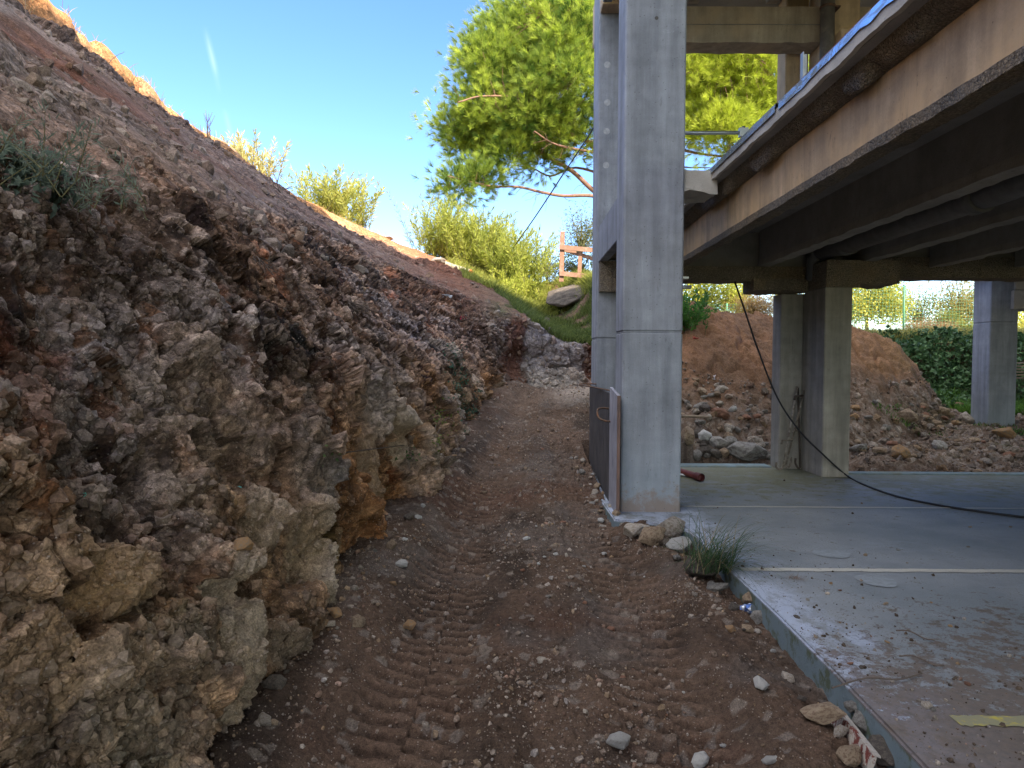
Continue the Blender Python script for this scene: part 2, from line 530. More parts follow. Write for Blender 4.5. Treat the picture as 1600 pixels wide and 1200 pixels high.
rubw = sstep(-0.02, 0.42, fbm(P*np.array([1, .35, 1]), 1.1, 3, 44))*slopew   # rubbly strips on the slope
frag = sstep(-.25, .3, fbm(P, .55, 3, 72)-.25*(1-sstep(1.5, 2.4, VV)))                     # where the face is broken small
# a few big clean blocks standing in the lower face
BLK = [(2.95, .25, .17, .36, (.62, .56, .47)), (3.45, .02, .13, .24, (.26, .23, .20)), (2.42, .78, .20, .19, (.50, .36, .22)), (4.3, .32, .30, .28, (.52, .44, .32)),
       (3.72, .62, .22, .16, (.58, .50, .40)), (6.2, .55, .34, .36, (.50, .41, .31)), (7.1, .75, .26, .36, (.56, .47, .36)), (2.7, 1.35, .22, .2, (.40, .36, .33)), (5.2, 1.3, .25, .3, (.44, .36, .29)), (3.9, 1.75, .22, .2, (.42, .37, .34))]
blk = np.zeros(len(P)); blkc = np.zeros((len(P), 3)); blkt = np.zeros(len(P))
wy = P[:, 1]+.10*fbm(P, .3, 2, 170); wz = P[:, 2]+.10*fbm(P, .3, 2, 171)
for k_, (cy, cz, ry, rz, cc_) in enumerate(BLK):
    u_ = (wy-cy)*.92+(wz-cz)*.38*(1 if k_ % 2 else -1); v_ = (wz-cz)*.92-(wy-cy)*.38*(1 if k_ % 2 else -1)
    q_ = np.maximum(np.maximum(np.abs(u_)/ry, np.abs(v_)/rz), (np.abs(u_)/ry+np.abs(v_)/rz)*.72)
    m_ = sstep(1.05, .72, q_)*(SS < 6)*(1 if cz < 1.2 else .35)
    blkc = np.where((m_ > blk)[:, None], np.array(cc_), blkc); blkt = np.where(m_ > blk, .06+.10*u_/ry+.06*v_/rz, blkt); blk = np.maximum(blk, m_)
frag = frag*(1-.9*blk)
# pass 1: bulges and big blocks, with buttresses near the foot
wob = np.stack([fbm(P, 0.5, 3, 5), fbm(P, 0.5, 3, 6), fbm(P, 0.5, 3, 7)], 1)
Qs = P+wob*0.14; Qs = np.stack([Qs[:, 0], Qs[:, 1]*.9-Qs[:, 2]*.25, Qs[:, 2]*.75+Qs[:, 1]*.3], 1)
hA, eA, idA, id2A = voro(Qs, 0.55, 31)
lowz = 1-sstep(1.5, 2.4, VV+.4*low2)                          # solid bedrock low down, loose rubble higher up
but = (1-sstep(1.9, 2.5, VV))*np.clip(fbm(np.stack([P[:, 1]*0+1, P[:, 1], P[:, 2]*.35], 1), 0.85, 2, 15), -1, 1)
d1 = wallw*(0.15*low+(0.11+.13*lowz)*hA*sstep(0, .2, eA)-0.07*(1-sstep(0, .14, eA))+.20*but)+blk*(.02+.8*blkt)
d1 += slopew*(0.12*low+0.06*low2-.06*sstep(.12, 0, np.abs(fbm(P*np.array([.35, 1, .35]), .9, 3, 160))))+rimw*0.12*fbm(P, .3, 4, 90)+sstep(5.0, 5.4, VV)*0.05*fbm(P, 0.8, 3, 66)
Pd = P+Nn*d1[:, None]
# pass 2: hand to head sized stones, measured on the shape so far
n1 = renorm(Pd); n1 = n1*.7+Nn*.5; n1 /= np.linalg.norm(n1, axis=1, keepdims=True)
w2 = np.stack([fbm(Pd, .16, 3, 51), fbm(Pd, .16, 3, 52), fbm(Pd, .16, 3, 53)], 1)
Q2 = Pd+w2*.045; Q2[:, 2] = Q2[:, 2]*1.1+Q2[:, 1]*.2
hB, eB, idB, id2B = voro(Q2, 0.21, 57)
rk = np.clip(wallw+rubw*.35+rimw*.7, 0, 1)*(1-.62*blk)*(1-.45*endz)
Pd = Pd+n1*(rk*((0.075+.03*lowz)*hB*sstep(0, .14, eB)+0.035*fbm(Pd, .13, 3, 54)-0.03*(1-sstep(0, .12, eB))*id2B))[:, None]
# pass 3: clasts
n2 = renorm(Pd); n2 = n2*.7+Nn*.5; n2 /= np.linalg.norm(n2, axis=1, keepdims=True)
w3 = np.stack([fbm(Pd, .06, 2, 61), fbm(Pd, .06, 2, 62), fbm(Pd, .06, 2, 63)], 1)
hC, eC, idC, id2C = voro(Pd+w3*.016, 0.085, 83)
hD, eD, idD, id2D = voro(Pd+w3*.008, 0.036, 97)
stand = np.clip(id2C*1.5-.35, 0, 1)
d3 = rk*((.40+.60*frag-.28*lowz)*(0.032*stand*sstep(0, .22, eC)+0.022*hC*sstep(0, .2, eC))+0.013*hD*sstep(0, .2, eD)*(.25+.75*frag)+.010*fbm(Pd, .05, 3, 64))
d3 += slopew*0.012*fbm(Pd*np.array([1, .25, 1]), 0.12, 3, 21)
Pd = Pd+n2*d3[:, None]
m3 = fbm(P, 0.28, 3, 103)
lump = sstep(5.02, 5.3, VV)*(1-sstep(5.4, 5.8, VV))*(1-endz)
Pd[:, 2] += lump*(0.10+0.09*fbm(P, 0.9, 3, 12)+(.22+.14*fbm(P, .45, 3, 14))*sstep(14.5, 11, P[:, 1]))

# colours (albedo of soil and stone)
dark = np.array([.095, .070, .052]); brown = np.array([.19, .125, .085]); red = np.array([.28, .125, .075])
tan = np.array([.34, .25, .18]); pale = np.array([.50, .44, .37]); grey = np.array([.33, .30, .28]); ochre = np.array([.40, .25, .11])
orange = np.array([.50, .24, .10]); white = np.array([.62, .58, .53])
m = sstep(-.25, .35, fbm(P, 1.1, 4, 101)); m2 = sstep(-.05, .3, fbm(P, 0.6, 4, 102)); m3 = fbm(P, 0.28, 3, 103)
rockc = lerp(grey, tan, m)
rockc = lerp(rockc, ochre*.8, m2*lowz*0.5)
rockc = lerp(rockc, np.array([.30, .25, .235]), sstep(.0, .4, fbm(P, .8, 3, 120))*(1-lowz)*.6)
clast = lerp(rockc*0.66, pale*1.1, idC**2*(0.62-.1*lowz)+0.05)
solid = (1-frag)*sstep(.1, .5, lowz)
matrix = lerp(dark*.75, brown*.85, sstep(-.3, .4, m3))
cl = sstep(0.04, 0.16, eC)*sstep(0.36, 0.5, id2C+0.3*m3)
wc = lerp(matrix, clast, np.clip(np.maximum(cl, solid*.85), 0, 1))
slab = sstep(.62, .72, id2B)*sstep(.03, .09, eB)               # bigger clean stone faces
wc = lerp(wc, lerp(rockc*.8, pale, idB*0.5), slab*0.7)
wc = wc*(.75+.5*idD*sstep(.0, .1, eD))[:, None]
redp = sstep(.32, .52, fbm(P, 0.9, 3, 104))*sstep(.35, .6, 1-idB)
wc = lerp(wc, red*1.05, redp*0.75)
wc = lerp(wc, np.array([.36, .20, .13]), sstep(.30, .45, fbm(P, .55, 3, 121))*(1-lowz)*.6)
moss = sstep(.12, .35, fbm(P, 0.45, 4, 106))*(1-sstep(1.2, 2.3, VV))
wc = lerp(wc, np.array([.07, .085, .035]), moss*0.6*(1-sstep(.04, .2, eB)*.7))
wc = lerp(wc, wc*np.array([.80, .72, .62]), lowz)
dk = sstep(.1, .5, fbm(P, 0.8, 4, 107))
wc = wc*(1-0.55*dk*(1-slab))[:, None]
wc = lerp(wc, dark*.8, sstep(.1, .45, fbm(P, .5, 4, 125)+.5*sstep(2.3, 2.9, VV)-.25)*.65)
wc = lerp(wc, wc*np.array([1.12, .98, .86]), sstep(-.3, .3, fbm(P, 1.4, 2, 140)))
lum = wc.mean(1, keepdims=True)
wc = np.clip(lum+(wc-lum)*1.08, .01, 1)
wc = (wc/.22)**1.3*.22*1.25*np.array([1.03, .975, .93])
wc = lerp(wc, blkc*np.array([.95, .84, .72])*(.85+.35*m3)[:, None], blk*.72)
pale2 = sstep(.55, .7, idA)*sstep(.05, .2, eA)*lowz
wc = lerp(wc, np.array([.58, .50, .40])*(.8+.3*idD)[:, None], pale2*.45)
# slope bands, from the break up to the rim
fr = np.clip((VV-3)/2, 0, 1)+0.15*fbm(P*np.array([1, .45, 1]), 1.3, 4, 110)*sstep(5.0, 4.6, VV)
bp = [(-.2, tan*0.9), (.12, tan*.95), (.28, lerp(tan, pale, .35)), (.42, lerp(pale, grey, .45)), (.50, brown*1.3), (.60, red*.85), (.68, brown*1.25), (.75, pale*.82), (.84, lerp(tan, grey, .5)), (.92, dark*1.25), (1.0, brown*.7), (1.03, orange), (1.4, orange)]
xs = [q[0] for q in bp]
sc_ = np.stack([np.interp(fr, xs, [q[1][k] for q in bp]) for k in range(3)], 1)
strk = fbm(P*np.array([1.4, .16, 1.4]), 0.22, 4, 111)
sc_ = sc_*np.array([.92, .80, .72])*1.1
sc_ = sc_*(1+0.38*strk+0.12*m3)[:, None]
sc_ = lerp(sc_, lerp(matrix*1.1, clast, np.clip(cl, 0, 1)), np.clip(rubw+rimw*.8, 0, 1)*0.65)
sc_ = lerp(sc_, pale*.9, sstep(.2, .45, fbm(P*np.array([1, .5, 1]), .5, 4, 130))*sstep(3.6, 4.1, VV)*.55)
sc_ = lerp(sc_, dark*1.3, sstep(.25, .5, fbm(P*np.array([1, .6, 1]), .45, 4, 131))*.5)
topw = sstep(5.02, 5.12, VV+0.10*low2)  # orange soil above the rim
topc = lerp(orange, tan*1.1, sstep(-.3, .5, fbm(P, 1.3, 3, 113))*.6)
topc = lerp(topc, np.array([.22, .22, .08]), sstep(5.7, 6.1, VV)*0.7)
# end of the cut: red soil then white rock, grass above
ec = lerp(brown, tan, m)
ec = lerp(ec, lerp(matrix, clast, np.clip(cl, 0, 1)), 0.7)
wx = P[:, 0]
ec = lerp(ec, red*0.75, sstep(-.35, -.1, wx+0.3*m3)*(1-sstep(.1, .35, wx+.3*m3))*0.85)
ec = lerp(ec, lerp(white*1.12*np.array([1, .93, .84]), grey, .1+0.4*(1-cl)), sstep(.15, .45, wx+.3*m3)*(1-sstep(1.45, 1.8, wx))*0.9)
ec = lerp(ec, red*.8, sstep(1.5, 1.7, wx))
ec_top = lerp(brown*1.2, np.array([.10, .13, .045]), sstep(-.15, .25, fbm(P, .6, 4, 115))*sstep(-1.0, .2, wx))
ec_top = lerp(red*.9, ec_top, sstep(-2.2, -.3, wx))
ecol = lerp(ec, ec_top, sstep(2.9, 3.2, VV))
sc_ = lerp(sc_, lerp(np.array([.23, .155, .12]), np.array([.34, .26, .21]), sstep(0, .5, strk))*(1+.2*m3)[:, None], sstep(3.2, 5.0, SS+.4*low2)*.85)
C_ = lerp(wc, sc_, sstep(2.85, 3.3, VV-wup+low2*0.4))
C_ = lerp(C_, topc, topw)
endw = sstep(5.9, 6.9, SS+0.15*low)*(1-sstep(5.4, 6.0, VV))
C_ = lerp(C_, ecol, endw)
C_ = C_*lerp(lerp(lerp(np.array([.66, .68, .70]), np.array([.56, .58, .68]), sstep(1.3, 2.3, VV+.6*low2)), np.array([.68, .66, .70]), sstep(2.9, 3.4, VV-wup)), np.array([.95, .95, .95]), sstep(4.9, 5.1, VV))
C_ = np.clip(C_, 0.015, 0.78)
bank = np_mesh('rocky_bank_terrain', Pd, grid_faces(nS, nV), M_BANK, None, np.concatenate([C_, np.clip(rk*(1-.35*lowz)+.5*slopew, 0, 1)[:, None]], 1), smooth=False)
tag(bank, kind='structure')
BANKP = Pd.reshape(nS, nV, 3); BANKC = C_.reshape(nS, nV, 3)

# ------------------------------------------------------------------ dirt track
def z_track(x, y):
    x = np.asarray(x, float); y = np.asarray(y, float)
    z = np.interp(y, [-6, 3, 5, 7, 9.5, 12, 15, 17, 19], [-.2, -.19, -.17, -.06, .2, .48, .85, .95, 1.0])
    xl = np.interp(y, [-6, 3, 7.3, 11.3, 13.4, 15.2], [-1.3, -1.2, -.98, -.60, -.45, 0])
    z = z+0.16*sstep(.55, 0.0, x-xl)                            # talus along the rock
    z = z+0.07*np.exp(-((x-1.25)/.22)**2)*(y < 6.6)             # low windrow beside the slab
    return z
def rut(y):
    l = np.interp(y, [2.5, 5.4, 8, 11, 15], [-.46, -.48, -.36, -.08, .35])
    r = np.interp(y, [2.5, 4.2, 7.2, 10, 15], [.62, .78, .72, .68, .9])
    return l, r
ty = np.concatenate([np.linspace(-6, 1.9, 40)[:-1], np.exp(np.linspace(math.log(1.9), math.log(18), 760))])
tx = np.concatenate([np.linspace(-2.2, -1.4, 25)[:-1], np.linspace(-1.4, 1.65, 430), np.linspace(1.65, 2.6, 30)[1:]])
X, Y = np.meshgrid(tx, ty, indexing='ij')
x = X.ravel(); y = Y.ravel()
Z = z_track(x, y)
P3 = np.stack([x, y, Z], 1)
l, r = rut(y)
l = l+.05*vnoise(P3*np.array([0, 1, 0]), .9, 231); r = r+.06*vnoise(P3*np.array([0, 1, 0]), .8, 232)
fb = fbm(P3, .5, 4, 201); ff = fbm(P3, .12, 3, 202)
hG, eG, idG, id2G = voro(P3+np.stack([ff, fb, ff], 1)*0.05, .07, 203)
hH, eH, idH, id2H = voro(P3, .14, 205)
Z = Z+0.045*fb+0.014*ff+0.010*hG
tread = np.zeros_like(Z); inr = np.zeros_like(Z)
for c0, wd in ((l, .27), (r, .25)):
    for off, amp in ((0.0, 1.0), (0.0, 0.0)):
        if amp == 0: continue
        u = (x-c0-off)/wd
        inside = sstep(1.2, .7, np.abs(u)+.25*vnoise(P3, .2, 234))
        inr = np.maximum(inr, inside*amp)
        ph = y/0.132+0.55*np.abs(u)*np.where(u > 0, 1, -1)*1.0+0.12*vnoise(P3, .5, 210)
        ph = ph+np.where(u > 0, .5, 0)
        w = np.abs((ph % 1)-.5)*2
        keep = sstep(-.45, .05, vnoise(P3, .5, 211))*0.4+.6
        tread += inside*(sstep(.42, .66, w)-.5)*(0.026+.0022*np.clip(y-3, 0, 9))*keep*amp
        # raised shoulders of pushed soil
        sh = .5+.5*vnoise(P3, .35, 233)
        Z = Z+0.024*sh*np.exp(-((np.abs(u)-1.3)/.42)**2)-0.04*sstep(1.5, .5, np.abs(u))
Z = Z+tread*sstep(1.0, 1.6, y)
clod = sstep(.55, .75, id2H)*(1-inr)
Z = Z+.014*fbm(P3, .05, 3, 250)
Z = Z+clod*0.018*sstep(.0, .25, eH)
Z = np.where((x > .96) & (y > 6.7) & (y < 10.4), np.minimum(Z, -.12), Z)
cB = lerp(dark*1.7, brown*1.3, sstep(-.4, .4, fb))
cB = lerp(cB, red*.8, sstep(.0, .45, fbm(P3, .75, 4, 220))*.45)
cB = lerp(cB, grey*.8, sstep(.05, .4, fbm(P3, .6, 4, 221))*.55)
cB = lerp(cB, dark*.85, sstep(.15, .4, fbm(P3*np.array([1, .45, 1]), .55, 4, 222))*.7)
cB = lerp(cB, brown*1.75, inr*sstep(.0, .014, tread)*.5)
cB = lerp(cB, dark*1.0, inr*sstep(.0, -.014, tread)*.35)
cB = lerp(cB, lerp(grey, pale, idG), sstep(.88, .93, id2G)*sstep(.05, .15, eG)*.7)
cB = lerp(cB, lerp(tan, grey, .5)*.9, sstep(10.5, 14, y)*sstep(-.1, .3, fb)*.3)
lm = cB.mean(1, keepdims=True); cB = lm+(cB-lm)*.78
cB = cB*np.array([.485, .44, .405])
cB = lerp(cB, cB*.55, sstep(.1, .45, fbm(P3*np.array([1, .3, 1]), .5, 4, 240))*.8)
cB = lerp(cB, lerp(grey, pale, idG)*1.1, sstep(12.8, 15.0, y)*sstep(.3, 1.2, x)*.4)
trk = np_mesh('dirt_track', np.stack([x, y, Z], 1), grid_faces(len(tx), len(ty)), M_TRACK, None, np.clip(cB, .02, .7), smooth=True)
tag(trk, kind='structure')
TRKG = Z.reshape(len(tx), len(ty))

# ------------------------------------------------------------------ ground behind the slab, with the soil mound
def z_back(x, y):
    x = np.asarray(x, float); y = np.asarray(y, float)
    b = np.interp(y, [9.9, 10.5, 12, 16, 17.6, 19.6, 22, 40, 70], [-.4, -.10, .08, .32, .42, 2.1, 2.35, 2.2, 1.0])
    edge = 17.4+0.0*x
    zc = np.interp(x, [1, 2.5, 3.4, 4.1, 5.5, 7.2, 8.2, 8.8, 9.4], [2.4, 2.75, 2.85, 2.75, 2.5, 2.35, 2.0, 1.35, .3])
    y0 = np.interp(x, [1, 4.2, 5, 6.5, 8, 9.5], [10.3, 10.5, 11.4, 12.3, 13.6, 15.2])
    t = np.clip((y-y0)/(15.6-y0), 0, 1)
    prof = 0.75*t**0.85+0.25*sstep(0, 1, t)
    mnd = b*(1-prof)+np.maximum(zc, b)*prof
    mnd = np.where(y > 15.6, np.maximum(b, zc-(y-15.6)*.12), mnd)
    far = sstep(9.6, 8.9, x)
    z = np.maximum(b, np.where(x < 10.2, mnd, b))
    z = z-3.0*sstep(2.95, 2.3, x)*sstep(13.5, 15.5, y)
    return z
bx = np.concatenate([np.linspace(1.7, 11, 420), np.linspace(11, 45, 120)[1:]])
by = np.concatenate([np.linspace(9.3, 20.5, 460), np.linspace(20.5, 70, 90)[1:]])
X, Y = np.meshgrid(bx, by, indexing='ij'); x = X.ravel(); y = Y.ravel()
Z = z_back(x, y); P3 = np.stack([x, y, Z], 1)
fb = fbm(P3, 1.2, 4, 301); ff = fbm(P3, .3, 4, 302)
hG, eG, idG, id2G = voro(P3+np.stack([ff, fb, ff], 1)*.1, .16, 303)
hH, eH, idH, id2H = voro(P3, .075, 305)
gul = np.abs(fbm(P3*np.array([1, .35, 1]), .8, 3, 320))
Z = Z+0.22*fb+0.10*ff+.22*fbm(P3, 2.6, 2, 330)*sstep(.8, 1.6, P3[:, 2])+0.05*hG*sstep(0, .2, eG)+.02*hH-.10*sstep(.12, 0, gul)*(P3[:, 2] > .6)
soil = lerp(np.array([.26, .16, .10]), np.array([.40, .22, .125]), sstep(-.3, .4, fb))
soil = lerp(soil, np.array([.50, .29, .155]), sstep(6.0, 7.5, x)*sstep(.9, 1.6, P3[:, 2])*.75)
soil = soil*(1+.3*ff)[:, None]
rub = lerp(dark*2.6, lerp(grey, pale, idH)*1.15, sstep(.03, .14, eH)*sstep(.3, .6, id2H)*.75)
rub = lerp(rub, brown*1.1, sstep(-.2, .3, fbm(P3, .8, 3, 310))*.45)
isr = np.clip(sstep(1.55, .75, P3[:, 2]+.35*fb+sstep(6.0, 4.5, x)*.25)+0.0, 0, 1)
cc = lerp(soil, rub, isr)
gr = np.array([.08, .13, .04])
cc = lerp(cc, gr, sstep(.05, .3, fbm(P3, .9, 4, 312))*sstep(7.5, 8.5, x)*sstep(17, 13, y)*.55)
cc = lerp(cc, np.array([.04, .06, .025]), sstep(17.4, 17.8, y)*sstep(19.9, 19.2, y)*sstep(8.5, 9.5, x)*.8)
cc = lerp(cc, np.array([.22, .24, .08]), sstep(19.6, 20.2, y))
cc = cc*np.array([.60, .58, .57])
cc = lerp(cc, dark*.9, sstep(10.9, 10.2, y+.3*fb)*.5)
tag(np_mesh('soil_mound_ground', np.stack([x, y, Z], 1), grid_faces(len(bx), len(by)), M_EARTH, None, np.clip(cc, .02, .7), smooth=True), kind='structure')

# the land as one sheet out to the horizon
gx = np.concatenate([-np.exp(np.linspace(math.log(900), math.log(30), 30)), np.linspace(-28, 46, 30), np.exp(np.linspace(math.log(50), math.log(900), 30))])
X, Y = np.meshgrid(gx, gx+10, indexing='ij'); x = X.ravel(); y = Y.ravel()
dd = np.hypot(x, y-20)
Z = -0.75+sstep(70, 400, dd)*14*vnoise(np.stack([x, y, x*0], 1), 260, 401)-sstep(70, 300, dd)*8
cg = lerp(np.array([.10, .12, .05]), np.array([.2, .16, .09]), sstep(-.2, .4, vnoise(np.stack([x, y, x*0], 1), 60, 402)))
tag(np_mesh('ground', np.stack([x, y, Z], 1), grid_faces(len(gx), len(gx)), M_EARTH, None, cg, smooth=True), kind='structure')
# ------------------------------------------------------------------ concrete materials
M_COL = concrete_mat('column_concrete', (.29, .31, .345), rough_bump=.2, blue_foot=True)
M_COL_BOUNCE = concrete_mat('column_concrete_bounce', (.52, .39, .25), rough_bump=.15, warm=(.60, .43, .25), stain=.6)  # warm light bounced onto the upper column is put into this colour
M_BEAM_BOUNCE = concrete_mat('beam_concrete_bounce', (.56, .40, .24), rough_bump=.25, warm=(.64, .43, .23), streak=True, stain=.7)  # orange bounced light on the outer rib painted into its base colour
M_BEAMU = concrete_mat('upper_beam_concrete', (.40, .34, .26), rough_bump=.15, warm=(.46, .36, .25), stain=.6)
M_DARKC = concrete_mat('deck_underside_concrete', (.26, .245, .23), rough_bump=.5, streak=False, stain=.3)
M_ROUGH = concrete_mat('rough_concrete', (.34, .29, .23), rough_bump=.8, streak=False, warm=(.42, .32, .21), stain=.8, mort=True)
M_PALEC = concrete_mat('pale_concrete', (.44, .41, .36), rough_bump=.35, streak=False)

def slab_mat():
    t = NT('painted_floor')
    p = t.pos(); xyz = t.sep(p)
    big = t.noise(.9, 5, .6); mid = t.noise(4.5, 6, .7); fine = t.noise(70, 5, .75)
    spk = t.noise(240, 3, .7)
    c = t.mix(t.rng(big, .35, .65), (.175, .196, .205, 1), (.25, .266, .275, 1))
    c = t.mix(1.0, c, t.rng(mid, .25, .75, .82, 1.15, False), 'MULTIPLY')
    # worn pale patches
    c = t.mix(t.math('MULTIPLY', t.rng(t.noise(1.6, 4, .6, stretch=(.7, 1.4, 1)), .58, .68), .35), c, (.28, .31, .34, 1))
    # algae and soil towards the back
    yb = t.rng(xyz[1], 6.2, 9.6)
    g = t.math('MULTIPLY', t.rng(t.math('ADD', t.math('MULTIPLY', yb, .30), mid), .60, .80), .75)
    c = t.mix(g, c, (.16, .155, .07, 1))
    # soil scattered over the floor, thicker towards the near edge
    near = t.rng(t.math('SUBTRACT', xyz[1], t.math('MULTIPLY', xyz[0], .35)), 3.9, 1.6)
    s = t.noise(9, 7, .78)
    thr = t.math('ADD', t.math('MULTIPLY', near, .32), t.math('MULTIPLY', t.noise(1.1, 3), .16))
    dirt = t.rng(t.math('ADD', s, thr), .66, .76)
    fl = t.rng(t.noise(85, 3, .8), .57, .62)
    dirt = t.math('MAXIMUM', t.math('MULTIPLY', dirt, .8), t.math('MULTIPLY', fl, t.rng(t.math('ADD', mid, thr), .5, .75, .15, .95)))
    # whitish spill along the outer edge
    wob = t.math('MULTIPLY', t.math('SUBTRACT', t.noise(2.2, 5, .7), .5), .9)
    ex = t.rng(t.math('ADD', xyz[0], wob), 1.98, 1.62)
    brk = t.rng(t.noise(6, 6, .75, stretch=(1, .6, 1)), .38, .56)
    lo = t.rng(xyz[2], -.03, -.012)
    wh = t.math('MULTIPLY', t.math('MULTIPLY', ex, brk), lo)
    c = t.mix(t.math('MULTIPLY', wh, .8), c, (.40, .45, .56, 1))
    dc = t.mix(t.noise(30, 3), (.05, .04, .03, 1), (.17, .115, .08, 1))
    c = t.mix(dirt, c, dc)
    # painted side face of the edge
    side = t.rng(xyz[2], -.012, -.03)
    sc = t.mix(t.rng(t.noise(8, 5, .7), .5, .62), (.16, .21, .235, 1), (.10, .12, .08, 1))
    c = t.mix(side, c, sc)
    b = t.bump(fine, .35, .006); b = t.bump(dirt, .6, .006, b)
    rgh = t.rng(dirt, 0, 1, .62, .95, False)
    return t.done(c, rgh, b, .3)
M_FLOOR = slab_mat()

def line_mat(name, base, wear):
    t = NT(name)
    n = t.noise(14, 6, .75); f = t.noise(110, 4, .75)
    a = t.math('MULTIPLY', t.rng(n, wear-.1, wear+.06, 1, .25), t.rng(f, .58, .66, 1, .2))
    c = t.mix(a, (.17, .18, .165, 1), tuple(base)+(1,))
    return t.done(c, .7, t.bump(f, .3, .004), .3)

# ------------------------------------------------------------------ floor slab
def floor_slab():
    bm = bmesh.new()
    edge = [(1.46, -4), (1.50, 2), (1.53, 2.8), (1.548, 3.5), (1.553, 4.2), (1.548, 5.0), (1.545, 5.9), (1.53, 6.22), (1.42, 6.40), (1.18, 6.58), (.93, 6.66), (.90, 8.2), (.92, 9.95)]
    back = [(3.66, 10.28), (4.32, 10.28), (4.34, 9.66), (14, 9.62), (26, 9.6), (26, -6), (1.4, -6)]
    pts = edge+[(1.2, 10.28)]+back
    top = [bm.verts.new((a, b, 0)) for a, b in pts]
    f = bm.faces.new(top); bm.normal_update()
    if f.normal.z < 0: f.normal_flip()
    r = bmesh.ops.extrude_face_region(bm, geom=[f])
    for v in r['geom']:
        if isinstance(v, bmesh.types.BMVert): v.co.z = -.30
    bmesh.ops.recalc_face_normals(bm, faces=bm.faces)
    te = [e for e in bm.edges if all(abs(v.co.z) < 1e-6 for v in e.verts)]
    bmesh.ops.bevel(bm, geom=te, offset=.012, segments=2, affect='EDGES')
    me = bpy.data.meshes.new('floor'); bm.to_mesh(me); bm.free(); me.materials.append(M_FLOOR)
    o = link(bpy.data.objects.new('floor', me)); tag(o, kind='structure')
    # raised pale strip along the back edge
    m = MB(); m.box(1.72, 3.60, 9.98, 10.26, -.2, .016, .008); m.box(4.36, 25, 9.42, 9.60, -.2, .016, .008)
    tag(m.build('floor_edge_strip', simple_mat('edge_strip_paint', (.17, .23, .245), .7, .3, 9, second=(.17, .19, .15))), kind='structure')
    m = MB(); m.box(9.9, 14.5, 13.6, 15.6, .02, .125, .01)
    tag(m.build('floor_patch', simple_mat('patch_paint', (.22, .29, .31), .7, .3, 9)), kind='structure')
    w = line_mat('white_paint', (.48, .46, .40), .66)
    yl = line_mat('yellow_paint', (.46, .38, .05), .455)
    for (y, wd, x0, x1, mt, nm) in ((7.27, .045, 1.68, 24, w, 'bay_line'), (5.07, .075, 1.62, 24, w, 'bay_line'), (2.93, .085, 1.84, 24, yl, 'bay_line')):
        n = 160; V = []; F = []
        for i in range(n+1):
            xx = x0+(x1-x0)*(i/n)**2
            j = .006*math.sin(i*1.7)+.004*math.sin(i*.7)
            V += [(xx, y-wd/2+j+.008*xx*0, .004), (xx, y+wd/2+j*.5, .004)]
            if i < n: F.append((2*i, 2*i+2, 2*i+3, 2*i+1))
        tag(np_mesh(nm, V, F, mt), kind='structure')
    # pale round stains where posts stood
    st = simple_mat('round_stain_paint', (.245, .27, .285), .75, .25, 25)
    for (px, py, rx, ry, nm) in ((1370, 908, .125, .09, 'floor_mark'), (1300, 866, .14, .075, 'floor_mark')):
        c = at(px, py, 5); r_ = ray(px, py); k = -CAM_Z/r_.z; c = CPOS+r_*k
        V = [(c.x, c.y, .005)]+[(c.x+rx*math.cos(a)*(1+.08*math.sin(3*a)), c.y+ry*1.6*math.sin(a)*(1+.06*math.cos(5*a)), .005) for a in np.linspace(0, 2*math.pi, 25)[:-1]]
        F = [(0, i+1, (i+1) % 24+1) for i in range(24)]
        tag(np_mesh(nm, V, F, st), kind='structure')
floor_slab()

# ------------------------------------------------------------------ the building frame
bld = empty('concrete_building', 'raw concrete frame of a building with ribbed decks on tall grey columns', 'building', (1.04, 7, 0))
def bpart(mb, name, mat, label=None, parent=bld):
    o = mb.build(name, mat)
    o.parent = parent
    if parent is bld: o.location = -Vector(bld.location)
    if label: o['label'] = label
    return o

